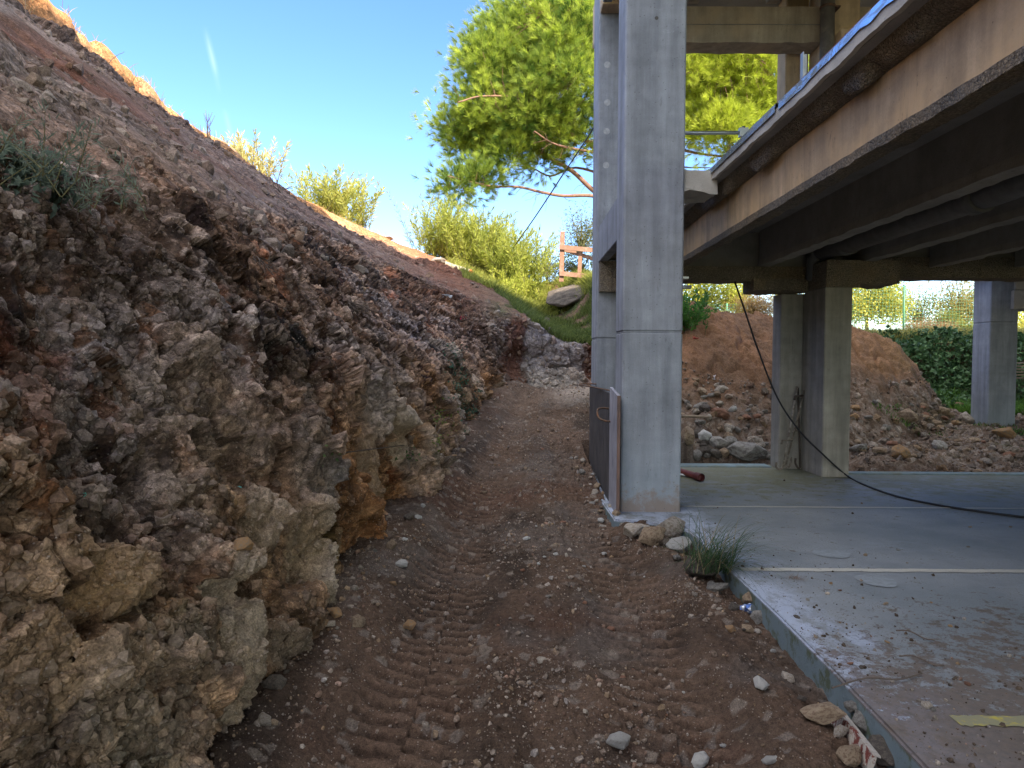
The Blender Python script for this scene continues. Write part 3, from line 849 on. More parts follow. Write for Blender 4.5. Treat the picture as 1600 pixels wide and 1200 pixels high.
def rough_beam(x0, x1, y0, y1, z0, z1, name, mat, amp=.012, seed=0, ny=None, rag=0.03, label=None, edges_only=True):
    """beam subdivided and roughened; the lower arrises are ragged"""
    ln = y1-y0; lx = x1-x0
    along_y = ln >= lx
    L = max(ln, lx)
    n = ny or int(min(420, max(12, L/.035)))
    prof_w = lx if along_y else ln
    # closed section, clockwise
    h = z1-z0
    sec = []
    k = 5
    for i in range(k): sec.append((i/k, 0))
    for i in range(6): sec.append((1, i/6))
    for i in range(k): sec.append((1-i/k, 1))
    for i in range(6): sec.append((0, 1-i/6))
    ns = len(sec)
    T = np.linspace(0, 1, n)
    V = np.zeros((n, ns, 3))
    for j, (u, v) in enumerate(sec):
        V[:, j, 0] = (x0+u*prof_w) if along_y else (x0+T*lx)
        V[:, j, 1] = (y0+T*ln) if along_y else (y0+u*prof_w)
        V[:, j, 2] = z0+v*h
    P_ = V.reshape(-1, 3)
    nz = np.stack([fbm(P_, .16, 3, seed+1), fbm(P_, .16, 3, seed+2), fbm(P_, .16, 3, seed+3)], 1)
    low_ = np.tile(np.array([1.0 if v == 0 else (.6 if v < .2 else .12) for u, v in sec]), n)
    P_ = P_+nz*(amp*.35+rag*low_)[:, None]*np.array([.6, .6, 1.0])
    F = []
    a = np.arange(n-1)[:, None]*ns; b = np.arange(ns)[None, :]; b2 = (b+1) % ns
    F = np.stack([(a+b).ravel(), (a+b2).ravel(), (a+ns+b2).ravel(), (a+ns+b).ravel()], 1)
    if along_y: F = F[:, ::-1]
    o = np_mesh(name, P_, F, mat, None, None, False)
    bm = bmesh.new(); bm.from_mesh(o.data)
    for rr in (0, n-1):
        bm.verts.ensure_lookup_table()
        try: bm.faces.new([bm.verts[rr*ns+q] for q in range(ns)])
        except Exception: pass
    bmesh.ops.recalc_face_normals(bm, faces=bm.faces)
    bm.to_mesh(o.data); bm.free()
    o.parent = bld; o.location = -Vector(bld.location)
    if label: o['label'] = label
    return o

Z2, Z2S = 6.12, 6.5
TOPZ = 16.9
def column(x0, x1, y0, y1, mat, label=None, z0=-.3, z1=TOPZ, seam=1.78, extra=None):
    m = MB()
    if seam:
        m.box(x0, x1, y0, y1, z0, seam-.004, .016)
        m.box(x0+.006, x1-.006, y0+.006, y1-.006, seam-.006, seam+.006)
        m.box(x0, x1, y0, y1, seam+.004, z1, .016)
    else:
        m.box(x0, x1, y0, y1, z0, z1, .016)
    if extra:
        for e in extra: m.box(*e)
    return bpart(m, 'column', mat, label)

column(1.04, 1.63, 7.0, 7.5, M_COL, 'tall pale grey front column beside the track')
M_HOLE = simple_mat('tie_hole', (.09, .085, .08), .9)
M_PATCH = simple_mat('filled_tie_patch', (.40, .41, .43), .9, .3, 30)
for (px, py) in ((1026, 28),):
    q = at(px, py, 6.997); m = MB(); m.tube([q, q+Vector((0, .002, 0))], .018, 14); bpart(m, 'tie_hole', M_HOLE)
for (px, py) in ((949, 101), (949, 160), (948, 205), (947, 258)):
    q = at(px, py, 9.256); m = MB(); m.tube([q, q+Vector((0, .003, 0))], .042, 11); bpart(m, 'tie_patch', M_PATCH)
column(1.035, 1.60, 9.26, 9.86, M_COL, 'second grey column behind the front one')
# cross-shaped middle column: lower half grey, upper half coloured with warm bounced light
M_MID = concrete_mat('middle_column_concrete', (.31, .29, .25), rough_bump=.15, streak=True, stain=.5)
m = MB(); m.box(3.97, 4.32, 9.2, 9.88, -.3, 2.46, .014); m.box(3.655, 3.968, 9.88, 10.2, -.3, 2.43, .014)
m.box(3.97, 4.32, 9.883, 10.2, -.3, 2.43)
bpart(m, 'column', M_MID, 'cross-shaped middle column with board-marked faces')
m = MB(); m.box(3.97, 4.34, 9.2, 9.88, 3.385, TOPZ, .014); m.box(3.655, 3.968, 9.883, 10.2, 3.385, TOPZ, .014)
bpart(m, 'column', M_COL_BOUNCE, 'upper column above the deck, warm bounced light in its colour')
m = MB(); m.box(4.02, 4.5, 9.0, 9.195, 4.7, 5.65, .02); m.box(4.05, 4.6, 8.92, 9.195, 5.0, 5.35, .02)
bpart(m, 'corbel', M_COL_BOUNCE)
column(9.5, 10.06, 14.35, 14.9, M_COL, 'far right grey column standing in rubble', seam=2.3, z0=-.1, z1=TOPZ)
for (cx, cy) in ((1.04, 1.2), (1.04, -4.8)):
    pass
for (cx, cy) in ((8.4, 9.25), (12.8, 9.25), (12.8, 2.0), (17.2, 2.0), (17.2, 9.25), (8.4, -4.8), (12.8, -4.8), (17.2, -4.8), (21.6, 2.0), (21.6, 9.25), (21.6, -4.8)):
    if cx < 12: continue
    column(cx, cx+.4, cy, cy+.6, M_COL, None, seam=None)
column(14.4, 14.95, 14.35, 14.9, M_COL, None, seam=None, z0=-.1)

# first deck: slab, ribs, haunches, cross beam
m = MB()
m.box(1.937, 25, -7, 10.2, 3.27, 3.38)
bpart(m, 'deck_slab', M_DARKC)
rough_beam(1.903, 1.935, -4.0, 9.24, 3.268, 3.355, 'deck_edge', M_PALEC, .02, 11, 420, .010, 'broken pale edge of the first deck')
RX = [2.15+1.162*i for i in range(0, 19)]
for i, rx in enumerate(RX):
    m_ = M_BEAM_BOUNCE if i == 0 else M_DARKC
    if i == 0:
        rough_beam(rx, rx+.12, -7, 9.80, 2.8, 3.27, 'rib', m_, .006, 20, 420, .016, 'outermost rib under the deck, warm bounced light in its colour')
        rough_beam(rx-.007, rx+.132, -7, 9.80, 2.772, 2.84, 'rib_edge', M_ROUGH, .02, 120, 700, .012)
    else:
        m = MB(); m.box(rx, rx+.15, -7, 9.80, 2.85, 3.27)
        rough_beam(rx-.006, rx+.162, -7, 9.80, 2.795, 2.87, 'rib', concrete_mat('rib_edge', (.30, .275, .24), rough_bump=.8, streak=False) if i == 1 else bpy.data.materials['rib_edge'], .01, 20+i, 160, .02) if i < 6 else None
        bpart(m, 'rib', m_)
# sloping haunch between slab and outer rib, with lumps of mortar
def haunch():
    n = 420; k = 7
    T = np.linspace(-4.0, 9.79, n)
    V = np.zeros((n, k, 3))
    for j in range(k):
        u = j/(k-1)
        V[:, j, 0] = 2.012+u*.14; V[:, j, 1] = T
        V[:, j, 2] = 3.27-.02*(u > 0)-.065*u
    P_ = V.reshape(-1, 3)
    lump = sstep(.15, .5, fbm(P_*np.array([0, 1, 0]), .55, 2, 77))
    up = np.tile(np.sin(np.linspace(0, math.pi, k)), n)
    d = up*(.012+.055*lump+.035*fbm(P_, .14, 3, 78))
    P_ = P_+np.stack([-d*.35, d*0+.01*fbm(P_, .1, 2, 79), -d], 1)
    o = np_mesh('haunch', P_, grid_faces(n, k), M_ROUGH)
    o.parent = bld; o.location = -Vector(bld.location)
haunch()
rough_beam(1.64, 4.66, 9.82, 10.22, 2.60, 2.795, 'cross_beam', M_ROUGH, .02, 40, 140, .018)
rough_beam(3.22, 3.96, 9.72, 10.2, 2.45, 2.62, 'corbel', M_ROUGH, .02, 41, 60, .03)
rough_beam(4.32, 4.93, 9.22, 9.8, 2.50, 2.80, 'corbel', M_ROUGH, .02, 42, 60, .035)
rough_beam(3.97, 4.4, 9.18, 9.9, 2.46, 2.80, 'corbel', M_ROUGH, .02, 45, 40, .01)
rough_beam(4.6, 25, 9.805, 10.2, 2.65, 2.93, 'cross_beam', M_ROUGH, .02, 43, 260, .018)
m = MB(); m.box(1.64, 4.6, 9.9, 10.18, 2.78, 3.268); bpart(m, 'diaphragm', M_DARKC)
m = MB(); m.box(4.603, 25, 9.9, 10.18, 2.91, 3.268); bpart(m, 'diaphragm', M_DARKC)
rough_beam(1.63, 1.96, 7.05, 7.5, 3.15, 3.37, 'broken_lump', M_PALEC, .03, 44, 30, .04, 'crumbling lump of concrete where deck meets front column')
# side beam between the two left columns
m = MB(); m.box(1.05, 1.16, 7.5, 9.26, 2.76, 3.22, .01); bpart(m, 'edge_beam', M_COL)
rough_beam(1.16, 1.62, 7.5, 9.26, 2.80, 3.0, 'deck_underside', M_ROUGH, .02, 46, 40, .02)
rough_beam(1.06, 1.60, 9.12, 9.255, 2.38, 2.76, 'corbel', M_ROUGH, .01, 47, 20, .01)
# right hand rear bay
m = MB(); m.box(9.3, 25, 10.2, 15.2, 3.24, 3.36); m.box(9.95, 25, 14.3, 14.8, 2.95, 3.24, .01); bpart(m, 'deck_slab', M_PALEC)
rough_beam(9.9, 11.6, 14.26, 14.95, 2.56, 2.93, 'corbel', M_PALEC, .02, 48, 30, .02)
# second deck
rough_beam(1.64, 3.96, 9.45, 9.8, 5.66, 6.12, 'cross_beam', M_BEAMU, .008, 50, 90, .01, 'warm upper cross beam')
m = MB(); m.box(1.636, 3.95, 9.44, 9.449, 5.885, 5.892); bpart(m, 'beam_seam', M_DARKC)
rough_beam(4.36, 25, 9.45, 9.8, 5.66, 6.12, 'cross_beam', M_BEAMU, .008, 51, 120, .01)
m = MB(); m.box(1.06, 1.62, 9.865, 10.3, 5.93, 6.5, .01); bpart(m, 'corbel', M_COL_BOUNCE)
m = MB(); m.box(1.045, 1.60, 9.0, 9.255, 5.93, 6.5, .01); bpart(m, 'corbel', M_COL_BOUNCE)
m = MB(); m.box(1.05, 1.16, 7.5, 9.26, 5.95, 6.5, .01); bpart(m, 'edge_beam', M_COL)
m = MB()
m.box(1.2, 25, -7, 10.4, 6.5, 6.62)
bpart(m, 'deck_slab', M_DARKC)
for i in range(0, 24):
    rx = 2.20+1.02*i
    m = MB(); m.box(rx, rx+.14, -7, 9.44, 6.15, 6.5); bpart(m, 'rib', M_BEAMU if i < 3 else M_DARKC)
# single roof plate added out of view, sized to throw the shade
for z in (16.9,):
    yb_ = 9.45 if z > 15 else 10.4
    m = MB(); m.box(1.0, 25, -12.5, yb_, z, z+.22); bpart(m, 'deck_slab', M_PALEC)
    m = MB(); m.box(1.02, 25, yb_-.9, yb_-.55, z-.45, z); bpart(m, 'cross_beam', M_PALEC)

# metal flashing along the deck edge
def flashing():
    t = NT('metal_flashing')
    n = t.noise(9, 4, .6, stretch=(1, .5, 3))
    c = t.mix(t.rng(n, .45, .6), (.62, .68, .76, 1), (.38, .42, .46, 1))
    mat = t.done(c, t.rng(n, .4, .6, .12, .45), t.bump(t.noise(5, 3), .35, .03), .5, 1.0)
    n_ = 240
    for (ya, yb, name) in ((-4, 5.25, 'flashing'), (5.31, 7.42, 'flashing')):
        T = np.linspace(ya, yb, n_); V = np.zeros((n_, 5, 3))
        rag = .018*np.array([vnoise(np.array([[1, q, 0]]), .13, 9)[0] for q in T]) if yb < 5.5 else 0
        zb = 3.332+rag+0*T
        xo = 1.888 if yb > 5.5 else 1.892
        V[:, 0] = np.stack([xo+0*T, T, zb], 1)
        V[:, 1] = np.stack([xo+.006+.004*np.sin(T*3), T, 3.392+0*T], 1)
        V[:, 2] = np.stack([xo+.018+0*T, T, 3.400+0*T], 1)
        V[:, 3] = np.stack([xo+.05+0*T, T, 3.400+0*T], 1)
        V[:, 4] = np.stack([xo+.12+0*T, T, 3.393+0*T], 1)
        o = np_mesh(name, V.reshape(-1, 3), grid_faces(n_, 5), mat)
        o.parent = bld; o.location = -Vector(bld.location)
        s = o.modifiers.new('thick', 'SOLIDIFY'); s.thickness = .003
flashing()

# handrail on the deck and thin posts
M_GALV = simple_mat('galvanised_steel', (.42, .45, .47), .4, .2, 20, 0.8)
M_RUST = simple_mat('rusty_steel', (.13, .085, .06), .8, .4, 40, 0.2, second=(.22, .10, .05))
M_REDP = simple_mat('red_painted_tube', (.16, .04, .035), .45, .3, 15)
rail = empty('guard_rail', 'thin grey tube rail on the first deck beside the front column', 'railing', (1.9, 8.3, 3.38))
def child(mb, name, mat, parent, label=None):
    o = mb.build(name, mat); o.parent = parent
    o.matrix_parent_inverse = Matrix.Identity(4)
    # geometry is in world coordinates: bring it into the parent's frame
    o.data.transform(Matrix.LocRotScale(parent.location, parent.rotation_euler, None).inverted())
    if label: o['label'] = label
    return o
m = MB(); m.tube([(1.64, 8.3, 4.12), (2.72, 8.3, 4.13)], .022); child(m, 'rail', M_GALV, rail)
m = MB(); m.tube([(2.6, 8.3, 3.38), (2.6, 8.3, 4.2)], .02); m.box(2.55, 2.65, 8.27, 8.33, 4.08, 4.18); child(m, 'post', M_GALV, rail)
pst = empty('edge_post', 'short galvanised angle post standing on the deck edge above the metal strip', 'post', (2.1, 5.3, 3.38))
m = MB(); m.box(2.08, 2.087, 5.28, 5.33, 3.385, 3.76); m.box(2.087, 2.125, 5.323, 5.33, 3.385, 3.76); child(m, 'upright', M_GALV, pst)
m = MB(); m.box(2.04, 2.16, 5.24, 5.38, 3.381, 3.392); child(m, 'foot_plate', M_GALV, pst)
m = MB(); m.tube([(1.953, .7, 3.44), (1.953, 4.25, 3.435), (1.96, 5.15, 3.435)], .013); m.tube([(1.994, -1, 3.445), (1.994, 3.95, 3.475)], .017)
o = m.build('long_tube', M_REDP); tag(o, 'dark red long tubes lying on the deck edge over the metal strip', 'tube')
# downpipe and hanging drain
M_PIPE = simple_mat('brown_plastic_pipe', (.12, .105, .09), .5, .3, 10, second=(.2, .17, .13))
M_PIPED = simple_mat('dark_drain_pipe', (.13, .125, .12), .55, .3, 10)
dp = empty('downpipe', 'dark brown downpipe running down in front of the upper column', 'pipe', (3.86, 9.1, 3.1))
m = MB(); m.tube([(3.86, 9.05, 3.1), (3.86, 9.05, 6.48)], .085, 16); child(m, 'pipe', M_PIPE, dp)
for z in (4.75, 5.9):
    m = MB(); m.tube([(3.86, 9.05, z), (3.86, 9.05, z+.03)], .093, 16); m.box(3.94, 4.0, 9.0, 9.2, z, z+.02); child(m, 'pipe_clip', M_RUST, dp)
dr = empty('drain_pipe', 'fat dark drain pipe slung under the deck between the ribs', 'pipe', (3.55, 9.7, 2.75))
m = MB(); m.tube([(4.05, 9.75, 2.95), (4.10, 5.0, 2.97), (4.14, -1, 3.0)], .125, 16); child(m, 'pipe', M_PIPED, dr)
for y in (8.8, 6.3, 4.6, 2.5):
    m = MB(); m.tube([(4.085, y, 2.963), (4.085, y+.16, 2.963)], .148, 16); child(m, 'coupling', M_PIPED, dr)
m = MB(); m.tube([(4.05, 9.5, 2.95), (4.05, 9.68, 2.9), (4.06, 9.72, 2.6)], .13, 12); child(m, 'elbow', M_PIPED, dr)
m = MB(); m.tube([(1.64, 7.3, 2.25), (1.78, 7.3, 2.25)], .02); m.box(1.64, 1.74, 7.24, 7.36, 2.33, 2.35)
tag(m.build('wall_bracket', M_GALV), 'small pale steel bracket on the right side of the front column', 'bracket')

# ------------------------------------------------------------------ formwork panels at the left columns
def ply_mat(name, base, second, stretch=(1, 1, .15)):
    t = NT(name)
    n = t.noise(26, 5, .7, stretch=stretch); n2 = t.noise(4, 4, .6)
    c = t.mix(t.rng(n, .35, .7), tuple(base)+(1,), tuple(second)+(1,))
    c = t.mix(1.0, c, t.rng(n2, .3, .7, .75, 1.25, False), 'MULTIPLY')
    return t.done(c, .6, t.bump(n, .3, .004), .35)
M_PLYD = ply_mat('dark_formwork_ply', (.035, .035, .040), (.10, .095, .095))
M_PLYL = ply_mat('worn_formwork_ply', (.34, .34, .38), (.22, .22, .26))
M_PLYE = ply_mat('ply_end_grain', (.17, .10, .08), (.11, .08, .065))
pn = empty('plywood_panel', 'dark plywood formwork panel leaning along the track beside the second column', 'formwork panel', (1.0, 8.5, .1))
bm = bmesh.new()
def quad_prism(bm, pts, th):
    a = [bm.verts.new(p) for p in pts]; b = [bm.verts.new((p[0]+th, p[1], p[2])) for p in pts]
    bm.faces.new(a); bm.faces.new(b[::-1])
    for i in range(4): bm.faces.new((a[i], b[i], b[(i+1) % 4], a[(i+1) % 4]))
m = MB(); quad_prism(m.bm, [(.985, 7.42, -.05), (1.0, 9.7, .15), (1.0, 9.7, 1.16), (.985, 7.42, 1.15)], .022); child(m, 'board', M_PLYD, pn)
m = MB(); m.tube(bez([(1.03, 9.2, 1.19), (.93, 9.45, 1.19), (.86, 9.5, 1.18), (.86, 9.4, 1.17), (1.0, 8.0, 1.17), (1.03, 7.4, 1.165)], 5), .009, 6); child(m, 'tie_bar', M_RUST, pn)
m = MB(); m.tube(bez([(1.02, 7.6, .98), (.90, 7.55, .99), (.85, 7.45, .965), (.86, 7.38, .90), (.93, 7.35, .87), (1.02, 7.35, .865)], 5), .011, 6); child(m, 'tie_hook', M_RUST, pn)
p2 = empty('plywood_panel', 'pale worn formwork board standing against the side of the front column', 'formwork panel', (1.0, 7.1, 0))
m = MB(); quad_prism(m.bm, [(.975, 6.86, -.12), (.975, 7.42, -.1), (.975, 7.42, 1.22), (.975, 6.86, 1.16)], .028); child(m, 'board', M_PLYL, p2)
m = MB(); m.box(.974, 1.004, 6.842, 6.858, -.12, 1.158); child(m, 'end_edge', M_PLYE, p2, 'reddish raw edge of the board')

# ------------------------------------------------------------------ steel clamps leaning on the middle column
def P_(px, py, Y): return at(px, py, Y)
def clamp(label, foot, top, hook, Yf, Yt, cross, mat):
    a = P_(foot[0], foot[1], Yf); b = P_(top[0], top[1], Yt)
    e = empty('formwork_clamp', label, 'clamp', (a.x, a.y, 0))
    m = MB(); m.tube([a, b], .014, 8); child(m, 'bar', mat, e)
    h = P_(hook[0], hook[1], Yf)
    m = MB(); m.tube(bez([a, (a*.5+h*.5)+Vector((0, -.02, -.035)), h, h+Vector((-.0, 0, .07))], 5), .014, 8); child(m, 'hook', mat, e)
    if cross:
        c = P_(cross[0], cross[1], Yf-.02); d = P_(cross[2], cross[3], Yf-.02)
        m = MB(); m.tube([c, d], .013, 8); m.tube([c, c+Vector((-.01, -.01, -.05))], .015, 6); child(m, 'jaw', mat, e)
    return e
M_CL1 = simple_mat('mortar_crusted_steel', (.16, .135, .105), .85, .5, 30, second=(.32, .29, .25), amt=(.45, .6), bumpk=.8)
M_CL2 = simple_mat('dark_crusted_steel', (.07, .055, .045), .85, .5, 30, bumpk=.6)
clamp('mortar-crusted steel clamp leaning against the middle column, leftmost of the three', (1224, 728), (1246, 604), (1213, 730), 9.62, 9.84, (1222, 688, 1239, 687), M_CL1)
clamp('steel clamp in the middle of three, crossing behind the others at the column', (1227, 729), (1257, 610), (1236, 722), 9.68, 9.82, (1240, 672, 1246, 673), M_CL1)
clamp('thin dark steel clamp standing upright at the column, rightmost of three', (1250, 730), (1247, 606), (1243, 724), 9.66, 9.84, (1242, 619, 1256, 618), M_CL2)

# cables
M_CAB = simple_mat('black_cable', (.02, .02, .022), .5, .2, 30)
pts = [P_(1148, 440, 9.80), P_(1162, 480, 9.74), P_(1185, 548, 9.66), P_(1215, 622, 9.5), P_(1250, 674, 9.25), P_(1286, 710, 9.05), P_(1322, 741, 8.95), P_(1352, 757, 8.4)]
def floor_pt(px, py, z=.012):
    r_ = ray(px, py); k = (z-CAM_Z)/r_.z; return CPOS+r_*k
pts[-2] = floor_pt(1322, 742, .03); pts[-1] = floor_pt(1352, 758)
pts += [floor_pt(1400, 775), floor_pt(1460, 788), floor_pt(1530, 799), floor_pt(1600, 808), floor_pt(1700, 822)]
m = MB(); m.tube(bez(pts, 8), .012, 6)
tag(m.build('cable', M_CAB), 'black cable dropping from the deck and snaking over the floor past the middle column', 'cable')
pts = [P_(800, 390, 24.5), P_(832, 345, 20), P_(862, 300, 15.5), P_(880, 272, 13), P_(905, 235, 11), P_(930, 196, 9.9)]
m = MB(); m.tube(bez(pts, 8), [.02-.0003*i for i in range(len(bez(pts, 8)))], 5)
tag(m.build('guy_wire', M_CAB), 'thin dark wire strung from the oleander to the second column', 'wire')

# red and grey tubes lying on the floor
rp = empty('plastic_pipe', 'short dark red plastic pipe lying on the floor right of the front column', 'pipe', (1.95, 8.9, 0))
a = floor_pt(1050, 733, .05); b = floor_pt(1095, 746, .05)
m = MB()
seg = 16
def open_tube(bm, pts, r, ri, seg=16):
    ro = MB.tube
m.tube(bez([a, (a+b)/2+Vector((0, .03, 0)), b], 5), .042, 16, caps=False)
child(m, 'pipe', M_REDP, rp)
m = MB(); d = (b-a).normalized()
m.tube([b-d*.10, b+d*.012], .052, 16, caps=False); m.tube([b-d*.05, b-d*.045], .042, 16)
child(m, 'socket', simple_mat('red_socket', (.12, .03, .03), .5), rp)
m = MB(); m.tube([floor_pt(1052, 741, .02), floor_pt(1081, 744, .02)], .019, 10)
tag(m.build('steel_tube', M_GALV), 'short grey tube lying next to the red pipe', 'tube')
# ------------------------------------------------------------------ stones
bpy.context.view_layer.update()
DG = bpy.context.evaluated_depsgraph_get()
def hit(px, py, skip=()):
    d = ray(px, py).normalized(); o = CPOS.copy()
    ok, loc, nor, idx, ob, mt = SC.ray_cast(DG, o, d)
    return (loc, nor, ob) if ok else (None, None, None)
def drop(x, y, z=6.0):
    ok, loc, nor, idx, ob, mt = SC.ray_cast(DG, Vector((x, y, z)), Vector((0, 0, -1)))
    return (loc, nor) if ok else (Vector((x, y, 0)), Vector((0, 0, 1)))

def stone_mat(name, base, second, amt=(.45, .6)):
    t = NT(name)
    tc = t.tc.outputs['Object']
    n = t.noise(5, 6, .7, vec=tc); f = t.noise(26, 5, .75, vec=tc)
    c = t.mix(t.rng(n, *amt), tuple(base)+(1,), tuple(second)+(1,))
    c = t.mix(1.0, c, t.rng(f, .25, .75, .65, 1.3, False), 'MULTIPLY')
    c = t.mix(1.0, c, t.rng(t.rnd(), 0, 1, .62, .98, False), 'MULTIPLY')
    return t.done(c, .92, t.bump(f, .7, .02, t.bump(n, .6, .08)), .15)
M_ST = {
 'pale': stone_mat('pale_limestone', (.62, .55, .47), (.42, .34, .26)),
 'white': stone_mat('white_limestone', (.72, .70, .66), (.52, .46, .39), (.55, .7)),
 'tan': stone_mat('tan_limestone', (.50, .38, .26), (.32, .22, .15)),
 'red': stone_mat('red_stained_stone', (.44, .23, .15), (.30, .17, .12)),
 'orange': stone_mat('orange_stone', (.56, .33, .16), (.42, .32, .22)),
 'grey': stone_mat('grey_limestone', (.40, .38, .345), (.26, .23, .20)),
 'dark': stone_mat('dark_stone', (.13, .11, .095), (.20, .17, .14)),
}
def stone_mesh(seed, mat, npts=15, flat=.75, sub=2):
    rg = random.Random(seed)
    bm = bmesh.new()
    npts += 2
    for i in range(npts):
        zz_ = 1-2*(i+.5)/npts; ph_ = i*2.39996+rg.gauss(0, .25); rr_ = math.sqrt(max(0, 1-zz_*zz_))
        v = Vector((rr_*math.cos(ph_), rr_*math.sin(ph_), zz_+rg.gauss(0, .12)))*rg.uniform(.78, 1.08)
        bm.verts.new((v.x*1.15, v.y*.9, v.z*flat))
    r = bmesh.ops.convex_hull(bm, input=bm.verts)
    bmesh.ops.delete(bm, geom=[g for g in r['geom_interior'] if isinstance(g, bmesh.types.BMVert)], context='VERTS')
    bmesh.ops.bevel(bm, geom=list(bm.edges), offset=.035, segments=1, affect='EDGES', clamp_overlap=True)
    bmesh.ops.triangulate(bm, faces=bm.faces)
    bmesh.ops.subdivide_edges(bm, edges=[e for e in bm.edges if e.calc_length() > .25], cuts=1, use_grid_fill=True)
    bmesh.ops.triangulate(bm, faces=bm.faces)
    bmesh.ops.subdivide_edges(bm, edges=[e for e in bm.edges if e.calc_length() > .2], cuts=1, use_grid_fill=True)
    bmesh.ops.triangulate(bm, faces=bm.faces)
    co = np.array([v.co[:] for v in bm.verts])
    bm.normal_update()
    nn = np.array([v.normal[:] for v in bm.verts])
    d = .06*fbm(co, .7, 3, seed)+.04*fbm(co, .18, 2, seed+5)
    for v, q in zip(bm.verts, co+nn*d[:, None]): v.co = q
    me = bpy.data.meshes.new('stone'); bm.to_mesh(me); bm.free()
    me.materials.append(M_ST[mat])
    return me
STN = {k: [stone_mesh(100*i+j, k, 11+2*j, .70+.08*j) for j in range(4)] for i, k in enumerate(M_ST)}
def stone(kind, loc, size, label, group=None, squash=1.0, name='stone', sink=.3, var=None, rot=None):
    me = STN[kind][random.randrange(4) if var is None else var]
    o = bpy.data.objects.new(name, me); COL.objects.link(o)
    o.scale = (size*random.uniform(.9, 1.15), size*random.uniform(.85, 1.1), size*squash)
    o.rotation_euler = rot or (random.uniform(-.35, .35), random.uniform(-.35, .35), random.uniform(0, 6.28))
    o.location = (loc[0], loc[1], loc[2]+size*squash*(.62-sink))
    return tag(o, label, 'stone' if name == 'stone' else 'boulder', group)

KW = {'pale': 'cream', 'white': 'whitish', 'tan': 'tan', 'red': 'red', 'orange': 'orange', 'grey': 'grey', 'dark': 'brown'}
def size_word(s, a, b): return 'small' if s < a else ('medium' if s < b else 'large')
def to_px(loc):
    v = CROT.inverted() @ (Vector(loc)-CPOS)
    return 800+FPX*v.x/-v.z, 600-FPX*v.y/-v.z
def px_size(loc, px):
    return px/FPX*loc.y

# prominent stones, each where the photograph has it
BIG = [
 # px, py(foot), radius px, kind, label, squash
 (965, 1168, 21, 'white', 'white stone with a flat pale top in the foreground of the track', .8),
 (1190, 1078, 15, 'white', 'crumbly white lump on the track between the wheel rut and the slab edge', 1.0),
 (1095, 1197, 18, 'white', 'white stone cut off by the bottom of the photo', .8),
 (638, 984, 14, 'orange', 'orange stone at the foot of the rock face by the track', .9),
 (628, 886, 12, 'white', 'bluish white stone on the pale crushed patch below the rock face', .8),
 (993, 838, 20, 'pale', 'pale stone leftmost of the pile at the foot of the front column', .9),
 (1020, 852, 24, 'tan', 'reddish tan stone in the pile at the foot of the front column', 1.0),
 (1050, 838, 24, 'pale', 'pale stone behind the pile by the front column, against the slab', .9),
 (1060, 860, 22, 'white', 'whitish stone rightmost of the pile at the front column', .7),
 (1120, 925, 17, 'grey', 'grey stone half buried beside the rush tuft', .7),
 (1171, 945, 16, 'tan', 'tan stone wedged at the slab corner behind the crushed can', 1.0),
 (1185, 972, 13, 'grey', 'grey stone touching the slab edge right of the crushed can', 1.0),
 (1142, 987, 10, 'orange', 'small orange brown stone on the track below the crushed can', .8),
 (1285, 1128, 36, 'tan', 'large flat tan stone lying by the slab edge near the broken plank', .55),
 (1335, 1112, 16, 'grey', 'grey stone between slab edge and broken plank', .9),
 (1349, 1140, 19, 'grey', 'olive grey stone against the slab edge beside the broken plank', .9),
 (1385, 1190, 30, 'dark', 'dark stone wedged between plank and slab edge at the bottom', .8),
 (1330, 1195, 28, 'tan', 'tan stone under the broken plank at the bottom of the photo', .8),
 (1200, 718, 10, 'grey', 'small grey stone at the slab edge beside the middle column', .8),
 (1168, 717, 30, 'grey', 'biggest grey boulder of the rubble heap, resting behind the slab', .8),
 (1076, 693, 15, 'tan', 'pinkish angular block standing in the rubble heap left side', 1.2),
 (1103, 690, 14, 'white', 'white angular block in the dark part of the rubble heap', 1.0),
 (1122, 700, 15, 'grey', 'rounded grey stone behind the lower stones of the rubble heap', 1.1),
 (1119, 712, 10, 'grey', 'round grey stone at the front of the rubble heap', .8),
 (1088, 717, 13, 'grey', 'wedge of grey stone at the front left of the rubble heap', .8),
 (1145, 643, 7, 'white', 'pale yellow stone high on the rubble heap under the red soil', .8),
 (1125, 634, 8, 'pale', 'pale oval stone high on the rubble heap', .7),
 (1120, 620, 9, 'tan', 'tan block on the upper rubble heap', .8),
 (1184, 655, 8, 'red', 'brick red stone at the right of the rubble heap', .9),
 (1166, 656, 8, 'red', 'brick red stone left of its neighbour in the rubble heap', .8),
 (1409, 716, 17, 'orange', 'two-toned orange and white boulder on the rubble ground', .95),
 (1345, 706, 14, 'grey', 'flat grey stone left of the two-toned boulder', .7),
 (1376, 708, 13, 'tan', 'low pinkish stone right beside the two-toned boulder', .6),
 (1428, 716, 7, 'tan', 'small tan stone touching the right of the two-toned boulder', .8),
 (1417, 660, 20, 'tan', 'yellowish boulder lying by the grass in front of the ivy bank', .7),
 (1337, 641, 8, 'orange', 'yellow brown stone beside the middle column, upper of two', .8),
 (1334, 654, 8, 'orange', 'yellow brown stone beside the middle column, lower of two', .8),
 (1474, 648, 13, 'tan', 'tan stone in the row leading to the far right column', .7),
 (1498, 640, 12, 'red', 'reddish stone in the row leading to the far right column', .7),
 (1512, 660, 14, 'pale', 'pale stone leaning on the far right column', .8),
 (1463, 665, 10, 'tan', 'small tan stone near the grass strip by the far right column', .7),
 (1570, 683, 16, 'orange', 'rusty brown stone on the foot of the far right column', .8),
 (1447, 682, 6, 'pale', 'small pale stone alone in the middle of the rubble ground', .7),
 (1470, 700, 15, 'grey', 'grey hump of stone right of the two-toned boulder', .5),
]
